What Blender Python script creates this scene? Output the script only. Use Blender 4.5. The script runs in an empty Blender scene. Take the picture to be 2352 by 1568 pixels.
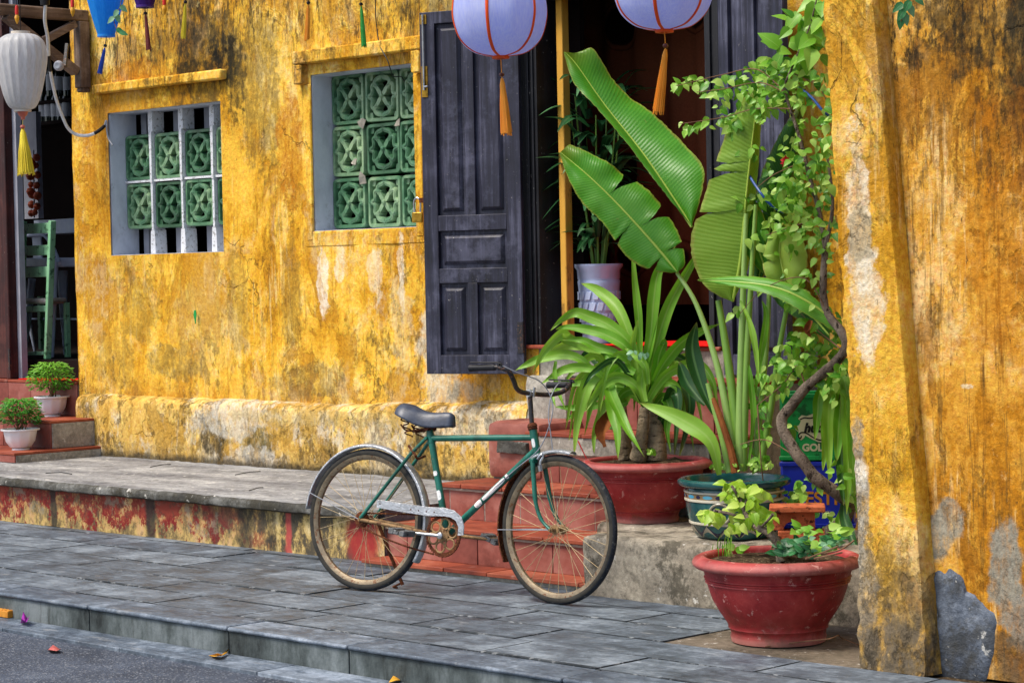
import bpy, math, random
from mathutils import Vector, Matrix, noise as mnoise
random.seed(7)
R = math.radians
scene = bpy.context.scene
COL = scene.collection

# ------------------------------------------------------------------ camera
CAM = Vector((8.0, -8.0, 1.5))
FOC = 5223.87                      # focal length in the units of the 2352 x 1568 view I measured on
YAW, PITCH, ROLL = R(44.829), R(1.685), R(1.168)
FWD = Vector((-math.sin(YAW) * math.cos(PITCH), math.cos(YAW) * math.cos(PITCH), -math.sin(PITCH)))
_rt = Vector((math.cos(YAW), math.sin(YAW), 0)); _up = _rt.cross(FWD)
RGT = _rt * math.cos(ROLL) - _up * math.sin(ROLL)
UPV = _up * math.cos(ROLL) + _rt * math.sin(ROLL)
cam = bpy.data.objects.new("camera", bpy.data.cameras.new("camera")); COL.objects.link(cam)
mat4 = Matrix((RGT, UPV, -FWD)).transposed().to_4x4(); mat4.translation = CAM
cam.matrix_world = mat4
cam.data.sensor_width = 36.0; cam.data.lens = 36.0 * FOC / 2352.0
cam.data.clip_start = 0.1; cam.data.clip_end = 500
scene.camera = cam

# ------------------------------------------------------------------ light
SUN_EL, SUN_AZ = R(58), R(205)     # high thin-cloud sun over the street, from the front left
world = bpy.data.worlds.new("World"); scene.world = world; world.use_nodes = True
wn = world.node_tree.nodes; wl = world.node_tree.links
bg = wn["Background"]; sky = wn.new("ShaderNodeTexSky"); sky.sky_type = 'NISHITA'; sky.sun_disc = False
sky.sun_elevation = SUN_EL; sky.sun_rotation = SUN_AZ; sky.air_density = 1.0; sky.dust_density = 3.0; sky.ozone_density = 1.0
wl.new(sky.outputs[0], bg.inputs[0]); bg.inputs[1].default_value = 0.12
sun = bpy.data.objects.new("sun", bpy.data.lights.new("sun", 'SUN')); COL.objects.link(sun)
sun.data.energy = 2.3; sun.data.angle = R(18); sun.data.color = (1.0, 0.93, 0.82)
_sd = Vector((math.sin(SUN_AZ) * math.cos(SUN_EL), math.cos(SUN_AZ) * math.cos(SUN_EL), math.sin(SUN_EL)))
sun.rotation_euler = _sd.to_track_quat('Z', 'Y').to_euler()
scene.view_settings.view_transform = 'Standard'; scene.view_settings.look = 'None'
scene.view_settings.exposure = 0.72; scene.view_settings.gamma = 1.0
scene.cycles.max_bounces = 6; scene.cycles.transparent_max_bounces = 6

# ------------------------------------------------------------------ points
def ray(x, y): return FWD + RGT * ((x - 1176) / FOC) - UPV * ((y - 784) / FOC)
def PY(x, y, Y):                   # the point of the view ray through (x, y) that lies at depth Y of the street
    d = ray(x, y); return CAM + d * ((Y - CAM.y) / d.y)
def PZ(x, y, z):
    d = ray(x, y); return CAM + d * ((z - CAM.z) / d.z)

# ------------------------------------------------------------------ mesh collector
def lerp(a, b, t): return a + (b - a) * t
def fractal(p, s=1.0): return mnoise.fractal(Vector(p) * s, 0.6, 2.1, 4)

class MB:
    def __init__(self): self.v = []; self.f = []; self.t = []; self.uv = {}; self.m = []; self.cm = 0; self.ct = 0.5
    def V(self, p, uv=None):
        self.v.append(tuple(p))
        if uv: self.uv[len(self.v) - 1] = uv
        return len(self.v) - 1
    def F(self, idx, t=None): self.f.append(tuple(idx)); self.t.append(self.ct if t is None else t); self.m.append(self.cm)
    def quad(self, a, b, c, d, t=None): self.F([self.V(a), self.V(b), self.V(c), self.V(d)], t)
    def hexa(self, p, t=None):     # p: 4 bottom (ccw seen from above) then 4 top
        i = [self.V(q) for q in p]
        for q in ((3, 2, 1, 0), (4, 5, 6, 7), (0, 1, 5, 4), (1, 2, 6, 5), (2, 3, 7, 6), (3, 0, 4, 7)): self.F([i[k] for k in q], t)
    def box(self, x0, x1, y0, y1, z0, z1, t=None):
        self.hexa([(x0, y0, z0), (x1, y0, z0), (x1, y1, z0), (x0, y1, z0), (x0, y0, z1), (x1, y0, z1), (x1, y1, z1), (x0, y1, z1)], t)
    def obox(self, c, ax, ay, az, t=None):   # centre and three half-axis vectors
        c = Vector(c); ax = Vector(ax); ay = Vector(ay); az = Vector(az)
        self.hexa([c - ax - ay - az, c + ax - ay - az, c + ax + ay - az, c - ax + ay - az, c - ax - ay + az, c + ax - ay + az, c + ax + ay + az, c - ax + ay + az], t)
    def bar(self, a, b, w, h, up=(0, 0, 1), t=None):
        a = Vector(a); b = Vector(b); d = (b - a).normalized(); s = d.cross(Vector(up)).normalized(); u = s.cross(d)
        self.obox((a + b) / 2, (b - a) / 2, s * w / 2, u * h / 2, t)
    def tube(self, pts, r, n=8, cap=True, closed=False, flat=None, t=None):
        P = [Vector(p) for p in pts]; m = len(P); rr = r if isinstance(r, (list, tuple)) else [r] * m
        if len(rr) != m: rr = [rr[min(len(rr) - 1, round(i * (len(rr) - 1) / (m - 1)))] for i in range(m)]
        T = []
        for i in range(m):
            a = P[(i - 1) % m] if (closed or i > 0) else P[i]; b = P[(i + 1) % m] if (closed or i < m - 1) else P[i]
            d = b - a; T.append(d.normalized() if d.length > 1e-9 else Vector((0, 0, 1)))
        ref = Vector((0, 0, 1)) if abs(T[0].z) < 0.9 else Vector((0, 1, 0))
        if flat is not None: ref = Vector(flat)
        u = (ref - T[0] * ref.dot(T[0])).normalized(); rings = []
        for i in range(m):
            if flat is not None: u = Vector(flat)
            u = (u - T[i] * u.dot(T[i])).normalized(); w = T[i].cross(u)
            ra, rb = (rr[i], rr[i]) if not isinstance(rr[i], tuple) else rr[i]
            rings.append([self.V(P[i] + u * (math.cos(2 * math.pi * k / n) * ra) + w * (math.sin(2 * math.pi * k / n) * rb), (k / n, i / max(1, m - 1))) for k in range(n)])
        for i in range(m if closed else m - 1):
            A = rings[i]; B = rings[(i + 1) % m]
            for k in range(n): self.F((A[k], A[(k + 1) % n], B[(k + 1) % n], B[k]), t)
        if cap and not closed: self.F(rings[0][::-1], t); self.F(rings[-1], t)
    def lathe(self, prof, n=32, c=(0, 0, 0), ax=(0, 0, 1), t=None, wob=0.0, lobes=0, lob=0.0, close=False):
        c = Vector(c); ax = Vector(ax).normalized(); u = ax.orthogonal().normalized(); w = ax.cross(u)
        if abs(ax.z) > .99: u = Vector((1, 0, 0)); w = Vector((0, 1, 0)) if ax.z > 0 else Vector((0, -1, 0))
        rings = []
        for j, (r, z) in enumerate(prof):
            ring = []
            for k in range(n):
                a = 2 * math.pi * k / n; q = r * (1 + (lob * abs(math.cos(a * lobes / 2)) if lobes else 0))
                if wob: q *= 1 + wob * mnoise.noise(Vector((math.cos(a) * 1.3, math.sin(a) * 1.3, z * 3 + c.x)))
                ring.append(self.V(c + ax * z + u * (q * math.cos(a)) + w * (q * math.sin(a)), (k / n, j / (len(prof) - 1))))
            rings.append(ring)
        for j in range(len(prof) - 1):
            for k in range(n): self.F((rings[j][k], rings[j][(k + 1) % n], rings[j + 1][(k + 1) % n], rings[j + 1][k]), t)
        if close:
            self.F(rings[0][::-1], t); self.F(rings[-1], t)
    def torus(self, c, Rr, r, U, W, n=64, m=8, a0=0, a1=2 * math.pi, t=None):
        c = Vector(c); U = Vector(U); W = Vector(W)
        full = abs(a1 - a0) > 6.28
        pts = [c + U * (Rr * math.cos(a0 + (a1 - a0) * k / n)) + W * (Rr * math.sin(a0 + (a1 - a0) * k / n)) for k in range(n if full else n + 1)]
        self.tube(pts, r, m, closed=full, flat=U.cross(W), t=t)
    def band(self, pts, width, depth, org, U, W, N, z0=0.0, closed=False):   # flat strip following a 2D path, raised by depth along N
        org = Vector(org); m = len(pts); Pv = [Vector((p[0], p[1])) for p in pts]; L = []; Q = []
        for i in range(m):
            a = Pv[(i - 1) % m] if (closed or i > 0) else Pv[i]; b = Pv[(i + 1) % m] if (closed or i < m - 1) else Pv[i]
            d = (b - a).normalized(); nn = Vector((-d.y, d.x)) * width / 2
            L.append(Pv[i] + nn); Q.append(Pv[i] - nn)
        def w3(p, s, h): q = p * 1.0; return org + U * q.x + W * q.y + N * h
        rows = []
        for i in range(m):
            l, q = L[i], Q[i]; l2 = lerp(q, l, .82); q2 = lerp(l, q, .82)
            rows.append([self.V(w3(l, 0, z0)), self.V(w3(l, 0, z0 + depth * .8)), self.V(w3(l2, 0, z0 + depth)), self.V(w3(q2, 0, z0 + depth)), self.V(w3(q, 0, z0 + depth * .8)), self.V(w3(q, 0, z0))])
        for i in range(m if closed else m - 1):
            A = rows[i]; B = rows[(i + 1) % m]
            for k in range(5): self.F((A[k], B[k], B[k + 1], A[k + 1]))
            self.F((A[5], B[5], B[0], A[0]))
        if not closed: self.F(rows[0]); self.F(rows[-1][::-1])
    def plate(self, pts, depth, org, U, W, N):   # polygon with thickness
        org = Vector(org); a = [self.V(org + U * p[0] + W * p[1]) for p in pts]; b = [self.V(org + U * p[0] + W * p[1] + N * depth) for p in pts]
        self.F(a[::-1]); self.F(b)
        for i in range(len(pts)): j = (i + 1) % len(pts); self.F((a[i], a[j], b[j], b[i]))
    def build(self, name, mats, parent=None, bevel=0.0, smooth=True, sharp=38, seg=2, thick=0.0):
        o0 = Vector((0, 0, 0)); p = parent
        while p is not None: o0 += p.location; p = p.parent
        me = bpy.data.meshes.new(name)
        me.from_pydata([(x - o0.x, y - o0.y, z - o0.z) for x, y, z in self.v], [], self.f)
        at = me.attributes.new("tint", 'FLOAT', 'FACE'); at.data.foreach_set("value", self.t)
        if self.uv:
            uvl = me.uv_layers.new(name="UVMap"); buf = [0.0] * (2 * len(me.loops))
            for li, l in enumerate(me.loops):
                q = self.uv.get(l.vertex_index, (0, 0)); buf[2 * li] = q[0]; buf[2 * li + 1] = q[1]
            uvl.data.foreach_set("uv", buf)
        for mt in (mats if isinstance(mats, (list, tuple)) else [mats]): me.materials.append(mt)
        me.polygons.foreach_set("material_index", self.m)
        if smooth: me.shade_smooth(); me.set_sharp_from_angle(angle=R(sharp))
        me.update()
        o = bpy.data.objects.new(name, me); COL.objects.link(o)
        if parent is not None: o.parent = parent
        if thick: s = o.modifiers.new("thickness", 'SOLIDIFY'); s.thickness = thick; s.offset = 0
        if bevel:
            b = o.modifiers.new("bevel", 'BEVEL'); b.width = bevel; b.segments = seg; b.limit_method = 'ANGLE'; b.angle_limit = R(40)
        return o

def tag(o, label=None, cat=None, group=None, kind=None):
    if label: o["label"] = label
    if cat: o["category"] = cat
    if group: o["group"] = group
    if kind: o["kind"] = kind
    return o
def thing(name, label, cat, loc=(0, 0, 0), group=None):
    o = bpy.data.objects.new(name, None); o.location = loc; o.empty_display_size = .1; COL.objects.link(o)
    return tag(o, label, cat, group)
def copy_tree(o, dloc=(0, 0, 0), parent=None):
    c = o.copy(); COL.objects.link(c)
    if parent is None: c.location = o.location + Vector(dloc)
    else: c.parent = parent
    for ch in list(o.children): copy_tree(ch, parent=c)
    return c
def spline(pts, n=8):              # Catmull-Rom through points of any dimension
    P = [Vector(p) for p in pts]; out = []
    for i in range(len(P) - 1):
        p0 = P[max(0, i - 1)]; p1 = P[i]; p2 = P[i + 1]; p3 = P[min(len(P) - 1, i + 2)]
        for k in range(n):
            t = k / n; t2 = t * t; t3 = t2 * t
            out.append((p1 * 2 + (p2 - p0) * t + (p0 * 2 - p1 * 5 + p2 * 4 - p3) * t2 + (p1 * 3 - p0 - p2 * 3 + p3) * t3) * .5)
    out.append(P[-1]); return out
def text_part(name, body, size, mat, parent, org, U, W, N, depth=.0012, shear=0.0, align='CENTER', sx=1.0, bold=0.0):
    cu = bpy.data.curves.new(name, 'FONT'); cu.body = body; cu.size = size; cu.extrude = depth; cu.shear = shear; cu.align_x = align; cu.align_y = 'CENTER'; cu.offset = bold
    tmp = bpy.data.objects.new(name, cu); COL.objects.link(tmp)
    dg = bpy.context.evaluated_depsgraph_get(); me = bpy.data.meshes.new_from_object(tmp.evaluated_get(dg)); bpy.data.objects.remove(tmp)
    o0 = Vector((0, 0, 0)); p = parent
    while p is not None: o0 += p.location; p = p.parent
    for v in me.vertices: v.co = Vector(org) + U * (v.co.x * sx) + W * v.co.y + N * v.co.z - o0
    me.materials.clear(); me.materials.append(mat)
    o = bpy.data.objects.new(name, me); COL.objects.link(o); o.parent = parent
    return o
# ------------------------------------------------------------------ materials
def lin(h):
    if not isinstance(h, str): return (*h[:3], 1)
    c = [int(h[i:i + 2], 16) / 255 for i in (0, 2, 4)]
    return tuple(x / 12.92 if x <= .04045 else ((x + .055) / 1.055) ** 2.4 for x in c) + (1,)
class NT:
    def __init__(s, name):
        s.mat = bpy.data.materials.new(name); s.mat.use_nodes = True; s.nt = s.mat.node_tree; s.N = s.nt.nodes; s.L = s.nt.links
        s.bsdf = s.N["Principled BSDF"]; s.pos = s.N.new("ShaderNodeNewGeometry").outputs["Position"]
        s.obj = s.N.new("ShaderNodeTexCoord").outputs["Object"]
    def set(s, sock, v):
        if v is None: return
        if hasattr(v, "is_output"): s.L.new(v, sock)
        elif isinstance(v, str): sock.default_value = lin(v)
        else: sock.default_value = v
    def math(s, op, a, b=None, clamp=False):
        n = s.N.new("ShaderNodeMath"); n.operation = op; n.use_clamp = clamp; s.set(n.inputs[0], a); s.set(n.inputs[1], b); return n.outputs[0]
    def vscale(s, v, sc, off=(0, 0, 0)):
        n = s.N.new("ShaderNodeMapping"); s.set(n.inputs[0], v); n.inputs["Scale"].default_value = sc; n.inputs["Location"].default_value = off; return n.outputs[0]
    def noise(s, v=None, sc=5.0, det=4.0, rough=.55, stretch=None, off=(0, 0, 0), dist=0.0):
        v = s.pos if v is None else v
        if stretch or off != (0, 0, 0): v = s.vscale(v, stretch or (1, 1, 1), off)
        n = s.N.new("ShaderNodeTexNoise"); s.set(n.inputs["Vector"], v); n.inputs["Scale"].default_value = sc; n.inputs["Detail"].default_value = det
        n.inputs["Roughness"].default_value = rough; n.inputs["Distortion"].default_value = dist; return n.outputs["Fac"]
    def vor(s, v=None, sc=5.0, feat='DISTANCE_TO_EDGE'):
        n = s.N.new("ShaderNodeTexVoronoi"); n.feature = feat; s.set(n.inputs["Vector"], s.pos if v is None else v); n.inputs["Scale"].default_value = sc; return n.outputs["Distance"]
    def step(s, x, a, b):          # smoothstep a..b -> 0..1 (b may be below a)
        n = s.N.new("ShaderNodeMapRange"); n.interpolation_type = 'SMOOTHSTEP'; s.set(n.inputs[0], x)
        if a < b: n.inputs[1].default_value = a; n.inputs[2].default_value = b
        else: n.inputs[1].default_value = b; n.inputs[2].default_value = a; n.inputs[3].default_value = 1; n.inputs[4].default_value = 0
        return n.outputs[0]
    def ramp(s, f, stops):
        n = s.N.new("ShaderNodeValToRGB"); s.set(n.inputs[0], f); e = n.color_ramp.elements
        while len(e) < len(stops): e.new(.5)
        for el, (p, c) in zip(e, stops): el.position = p; el.color = lin(c)
        return n.outputs[0]
    def mix(s, f, a, b, mode='MIX'):
        n = s.N.new("ShaderNodeMix"); n.data_type = 'RGBA'; n.blend_type = mode; s.set(n.inputs[0], f); s.set(n.inputs[6], a); s.set(n.inputs[7], b); return n.outputs[2]
    def mul(s, a, b): return s.math('MULTIPLY', a, b)
    def add(s, a, b, clamp=False): return s.math('ADD', a, b, clamp)
    def mx(s, a, b): return s.math('MAXIMUM', a, b)
    def sep(s, v=None):
        n = s.N.new("ShaderNodeSeparateXYZ"); s.set(n.inputs[0], s.pos if v is None else v); return n.outputs
    def attr(s, name="tint"):
        n = s.N.new("ShaderNodeAttribute"); n.attribute_name = name; return n.outputs["Fac"]
    def rnd(s): return s.N.new("ShaderNodeObjectInfo").outputs["Random"]
    def uv(s): return s.N.new("ShaderNodeUVMap").outputs[0]
    def blob(s, x, z, rx, rz, jit=.5, soft=.35, jsc=5.0, axis='x'):   # a ragged patch round (x, z) on an upright wall
        q = s.sep(); h = q[0] if axis == 'x' else q[1]
        a = s.math('DIVIDE', s.math('SUBTRACT', h, x), rx); b = s.math('DIVIDE', s.math('SUBTRACT', q[2], z), rz)
        d = s.math('SQRT', s.add(s.mul(a, a), s.mul(b, b)))
        j = s.mul(s.math('SUBTRACT', s.noise(sc=jsc, det=6, rough=.65, off=(x, 0, z)), .5), jit * 3)
        return s.step(s.add(d, j), 1 + soft, 1 - soft)
    def bump(s, h, strength=.3, dist=.02, prev=None):
        n = s.N.new("ShaderNodeBump"); n.inputs["Strength"].default_value = strength; n.inputs["Distance"].default_value = dist; s.set(n.inputs["Height"], h)
        if prev is not None: s.L.new(prev, n.inputs["Normal"])
        s.L.new(n.outputs[0], s.bsdf.inputs["Normal"]); return n.outputs[0]
    def out(s, col, rough=.7, spec=.3, metal=0.0, **kw):
        s.set(s.bsdf.inputs["Base Color"], col); s.set(s.bsdf.inputs["Roughness"], rough); s.set(s.bsdf.inputs["Specular IOR Level"], spec); s.set(s.bsdf.inputs["Metallic"], metal)
        for k, v in kw.items(): s.set(s.bsdf.inputs[k.replace("_", " ")], v)
        return s.mat
    def translucent(s, col, f=.35):
        t = s.N.new("ShaderNodeBsdfTranslucent"); s.set(t.inputs[0], col); m = s.N.new("ShaderNodeMixShader"); s.set(m.inputs[0], f)
        s.L.new(s.bsdf.outputs[0], m.inputs[1]); s.L.new(t.outputs[0], m.inputs[2]); s.L.new(m.outputs[0], s.N["Material Output"].inputs[0])

def plain(name, a, b=None, rough=.6, spec=.4, metal=0.0, sc=8.0, bump=.1, spots=None, obj=True, stretch=None, det=5):
    n = NT(name); v = n.obj if obj else n.pos
    f = n.noise(v, sc, det, .6, stretch=stretch); c = n.ramp(f, [(.3, a), (.7, b or a)])
    if spots: c = n.mix(n.step(n.noise(v, sc * 2.3, 6, .7, off=(3, 1, 7), stretch=stretch), .54, .63), c, spots)
    if bump: n.bump(n.noise(v, sc * 6, 4, .6), bump, .01)
    return n.out(c, rough, spec, metal)

def plaster(name, pal, blobs=(), mould_z=None, streak=.6, pale=.5, speck=.5, grime_base=None, shift=(0, 0, 0), wash=None, bs=.75, stain=.7, stain_low=True, chips=.5, foot=None):
    """Old limewash on render: pal = dark ochre, mid, light, pale. blobs = (x, z, rx, rz, colour, strength, jitter)."""
    n = NT(name); q = n.sep(); sx, sy, sz = shift
    big = n.noise(sc=1.15, det=8, rough=.62, off=shift, stretch=(1, 1, .75)); mid = n.noise(sc=5.5, det=9, rough=.72, off=(sx + 9, 2, 1), stretch=(1, 1, .65)); fine = n.noise(sc=34, det=5, rough=.72)
    f = n.add(n.mul(big, .45), n.add(n.mul(mid, .47), n.mul(fine, .16)))
    col = n.ramp(f, [(.40, pal[0]), (.50, pal[1]), (.58, pal[2]), (.68, pal[3])])
    # flaked older coats with crisp edges
    fl = n.noise(sc=2.3, det=10, rough=.68, off=(sx + 4, 7, 3), stretch=(1, 1, .55), dist=.6)
    col = n.mix(n.mul(n.step(fl, .55, .565), .6), col, pal[0]); col = n.mix(n.mul(n.step(fl, .455, .435), .5), col, pal[2])
    # vertical rain streaks, dark and pale
    st = n.noise(sc=1.0, det=7, rough=.72, stretch=(21, 21, 1.5), off=shift)
    col = n.mix(n.mul(n.step(st, .54, .68), streak), col, pal[0])
    col = n.mix(n.mul(n.mul(n.step(st, .46, .36), n.step(n.noise(sc=1.7, det=5, off=(5, 5, 5)), .46, .60)), pale), col, pal[3])
    if wash: col = n.mix(n.mul(n.step(n.noise(sc=7.5, det=9, rough=.74, off=(2, 8, 4), stretch=(1, 1, .6)), .5, .6), n.mul(n.step(n.noise(sc=1.9, det=5, off=(6, 2, 2)), .46, .58), wash[1])), col, wash[0])
    s2 = n.noise(sc=1.0, det=8, rough=.76, stretch=(30, 30, 1.7), off=(sx + 6, 2, 4)); s2m = n.step(n.noise(sc=1.5, det=5, off=(sx + 8, 1, 2)), .48, .58)
    col = n.mix(n.mul(n.mul(n.step(s2, .53, .62), s2m), streak * .75), col, '5c4420')
    # brown algae stains in drips
    sm = n.noise(sc=10, det=10, rough=.78, off=(sx + 1, 6, 2), stretch=(1, 1, .6)); rg = n.noise(sc=1.25, det=6, rough=.62, off=(sx + 3, 3, 8))
    if stain_low: rg = n.add(n.add(rg, -.035), n.mul(n.step(q[2], 1.7, .7), .11))
    smk = n.mul(n.step(sm, .515, .59), n.step(rg, .48, .58)); col = n.mix(n.mul(smk, stain * .85), col, '735a2a')
    col = n.mix(n.mul(n.mul(n.step(sm, .585, .65), n.step(rg, .50, .60)), stain * 1.2), col, '352b18')
    brk = n.step(n.noise(sc=15, det=8, rough=.75, off=(4, 9, 1), stretch=(1, 1, .5)), .36, .58)
    for (x, z, rx, rz, c, k, jit) in blobs: col = n.mix(n.mul(n.mul(n.blob(x, z, rx, rz, jit + .15, .16, 8.0), k), n.add(n.mul(brk, .65), .35)), col, c)
    dk = '2a261b'
    if mould_z:
        reg = n.step(n.add(q[2], n.mul(n.math('SUBTRACT', n.noise(sc=1.6, det=6, off=(1, 4, 9)), .5), 1.7)), mould_z[0], mould_z[1])
        m = n.mul(n.step(n.noise(sc=1.0, det=8, rough=.78, stretch=(36, 36, 9), off=(8, 1, 2)), .50, .585), reg)
        col = n.mix(n.mul(n.mul(reg, n.step(n.noise(sc=2.6, det=9, rough=.74, off=(6, 6, 2), stretch=(1, 1, .6)), .50, .62)), mould_z[2] * .5), col, '5e4c2a')
        col = n.mix(n.mul(m, mould_z[2]), col, dk)
    if grime_base:
        g = n.step(n.add(q[2], n.mul(n.math('SUBTRACT', n.noise(sc=7, det=8, rough=.74), .5), .4)), grime_base[0], grime_base[1])
        col = n.mix(n.mul(n.mul(g, grime_base[2]), n.add(n.mul(brk, .6), .4)), col, '655b4c')
    if foot: col = n.mix(n.mul(n.step(n.add(q[2], n.mul(n.math('SUBTRACT', n.noise(sc=11, det=7, rough=.7, off=(2, 1, 1)), .5), .12)), foot + .05, foot), .8), col, '39342a')
    mc = n.ramp(n.noise(sc=40, det=8, rough=.78, off=(5, 1, 8)), [(.38, (.22,) * 3), (.5, (.5,) * 3), (.62, (.75,) * 3)]); col = n.mix(.5, col, mc, 'OVERLAY')
    sp = n.step(n.noise(sc=52, det=3, rough=.6, off=(1, 2, 3), stretch=(1, 1, .4)), .645, .72)
    col = n.mix(n.mul(n.mul(sp, n.step(n.noise(sc=3.1, det=4, off=(7, 3, 1)), .44, .58)), speck), col, '332b1c')
    ch = n.step(n.noise(sc=19, det=7, rough=.72, off=(3, 1, 6), stretch=(1, 1, .7)), .62, .67); col = n.mix(n.mul(n.mul(ch, n.step(n.noise(sc=2.2, det=4, off=(1, 7, 5)), .48, .6)), chips), col, pal[3])
    nv = n.N.new("ShaderNodeTexNoise"); n.set(nv.inputs["Vector"], n.pos); nv.inputs["Scale"].default_value = 3.2; nv.inputs["Detail"].default_value = 6
    ad = n.N.new("ShaderNodeVectorMath"); ad.operation = 'MULTIPLY_ADD'; n.set(ad.inputs[0], nv.outputs["Color"]); ad.inputs[1].default_value = (.75, .75, .75); n.set(ad.inputs[2], n.pos)
    cr = n.vor(ad.outputs[0], .95); crack = n.mul(n.step(cr, .006, .002), n.step(n.noise(sc=1.3, det=3, off=(2, 2, 9)), .56, .60))
    col = n.mix(n.mul(crack, .5), col, '30281a')
    h = n.add(n.mul(n.step(fl, .53, .57), -.35), n.add(n.mul(mid, 1.0), n.add(n.mul(fine, .45), n.add(n.mul(smk, -.25), n.mul(crack, -.6)))))
    b1 = n.bump(h, bs, .02); n.bump(n.noise(sc=120, det=3, rough=.6), .25, .004, b1)
    return n.out(col, .88, .16)

YEL = ('b07414', 'dca226', 'f0c046', 'f5da90')
M = {}
M['wall'] = plaster('yellow limewash', YEL, wash=('e4d8b4', .25), mould_z=(2.55, 3.3, .8), grime_base=(.95, .6, .3), blobs=(
    (-4.15, 3.0, .34, .40, '2c291c', .8, .6), (-3.98, 2.98, .16, .17, '17150e', 1.0, .7), (-3.85, 2.8, .10, .28, '2a2616', .85, .8), (-4.3, 2.93, .22, .05, '2a2616', .8, .8), (-5.0, 1.3, .2, .25, '6a5628', .5, .8), (-4.6, .95, .3, .12, '5a4c2c', .6, .8), (-3.2, .85, .35, .12, '6b5a34', .6, .8), (-4.55, 3.12, .55, .12, '4b402a', .5, .6), (-3.62, 2.75, .2, .55, '55482a', .6, .6), (-3.32, 2.35, .12, .38, 'b46a08', .75, .45),
    (-4.95, 2.95, .25, .1, 'b56c0a', .7, .5), (-3.02, 1.5, .05, .22, 'f3ead6', .8, .7), (-2.86, 1.58, .05, .12, 'f0e4c8', .6, .8), (-2.52, 1.5, .07, .16, 'f3e6c8', .55, .8), (-2.28, 1.45, .035, .26, 'f3ead2', .7, .8), (-1.95, 1.0, .18, .4, 'dcd2ba', .8, .5),
    (-2.3, 1.2, .1, .3, 'd9c79a', .5, .6), (-3.9, 1.35, .12, .35, '7c6330', .55, .6), (-4.3, 1.15, .35, .3, 'c8a559', .45, .6), (-3.35, 1.35, .1, .4, '806229', .6, .6),
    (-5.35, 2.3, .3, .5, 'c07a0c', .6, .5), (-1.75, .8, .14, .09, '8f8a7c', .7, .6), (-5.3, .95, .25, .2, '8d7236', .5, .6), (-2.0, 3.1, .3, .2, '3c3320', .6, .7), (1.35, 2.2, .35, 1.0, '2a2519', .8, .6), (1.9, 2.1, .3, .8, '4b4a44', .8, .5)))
M['plinth'] = plaster('weathered plinth render', ('a57c2e', 'cfa248', 'e2bd68', 'ead9b0'), wash=('d2cab6', .7), grime_base=(.45, .28, .55), speck=1.0, bs=1.0, stain=.8, chips=.8, foot=.292, blobs=(
    (-4.05, .47, .16, .13, '3e3a2c', .85, .6), (-3.62, .42, .17, .12, '3a4232', .8, .45), (-3.85, .58, .38, .14, 'cfcabc', .7, .6), (-3.65, .33, .3, .08, 'e7e2d6', .6, .7), (-2.0, .5, .12, .2, '44422f', .85, .7),
    (-1.35, .62, .1, .12, '3a3c38', .7, .8), (-1.62, .62, .4, .12, 'e4d9c0', .6, .7), (-2.9, .62, .9, .05, 'b9a36a', .5, .8), (-5.5, .55, .1, .3, '9c8440', .5, .6), (-1.3, .4, .1, .14, '2f3328', .75, .6), (-2.4, .4, .12, .2, 'd9d2c0', .5, .7)))
M['trim'] = plaster('yellow moulding', ('c08013', 'e2a82c', 'efbf4e', 'f2dca2'), mould_z=(2.75, 2.95, .55), speck=.6, shift=(3, 3, 1))
M['garden_wall'] = plaster('orange yellow limewash', ('85500e', 'b97a18', 'dca23c', 'ecc684'), mould_z=(1.55, 2.55, .95), streak=.9, pale=.85, speck=.8, stain_low=False, chips=.3, shift=(7, 0, 2), grime_base=(.28, .02, .35), bs=.7, blobs=(
    (3.62, 2.25, .09, .5, '1f1d16', .9, .6), (3.4, 2.45, .25, .25, '2b271b', .8, .8), (3.75, 2.2, .22, .3, '3a3220', .6, .8), (3.27, .57, .075, .07, '96907f', 1, .55), (3.22, .5, .05, .09, '96907f', 1, .5), (3.5, .4, .07, .17, '928c7c', 1, .5), (3.55, .22, .06, .1, '8c8678', .9, .6), (3.345, 1.06, .022, .010, 'e0cda6', .8, 1.6), (3.6, 1.6, .25, .5, 'b2690a', .5, .7), (3.5, .05, .25, .1, '4e4331', .7, .7)))
M['pilaster'] = plaster('worn pilaster render', ('a8700e', 'd09722', 'e4b040', 'eecb88'), streak=.5, pale=.5, speck=.6, shift=(1, 5, 3), grime_base=(.60, .05, .95), bs=1.0, stain=.45, blobs=(
    (2.93, 1.62, .055, .38, 'ece0c6', .75, .8), (2.96, 1.32, .07, .2, 'ece0c6', .7, .8), (2.93, 1.62, .06, .1, '857650', .6, .6), (2.90, .62, .045, .3, 'a39c8c', .9, .6), (2.92, .3, .07, .2, 'b1aa9a', .8, .7), (3.0, .08, .2, .12, '5f5a4b', .8, .7), (3.1, .22, .08, .16, '7b653a', .7, .6), (2.9, .72, .05, .06, 'efe6d2', .8, .5)))

def bluewash(name):
    n = NT(name); f = n.noise(sc=3, det=8, rough=.65, stretch=(1, 1, .6)); c = n.ramp(f, [(.32, 'a3a8b4'), (.5, 'c4cad6'), (.7, 'dde2ec')])
    d = n.step(n.noise(sc=6, det=8, rough=.7, off=(3, 3, 3)), .56, .7); c = n.mix(n.mul(d, .6), c, '77777a')
    n.bump(n.noise(sc=30, det=5, rough=.7), .4, .01); return n.out(c, .85, .2)
M['reveal'] = bluewash('blue white limewash')

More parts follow.
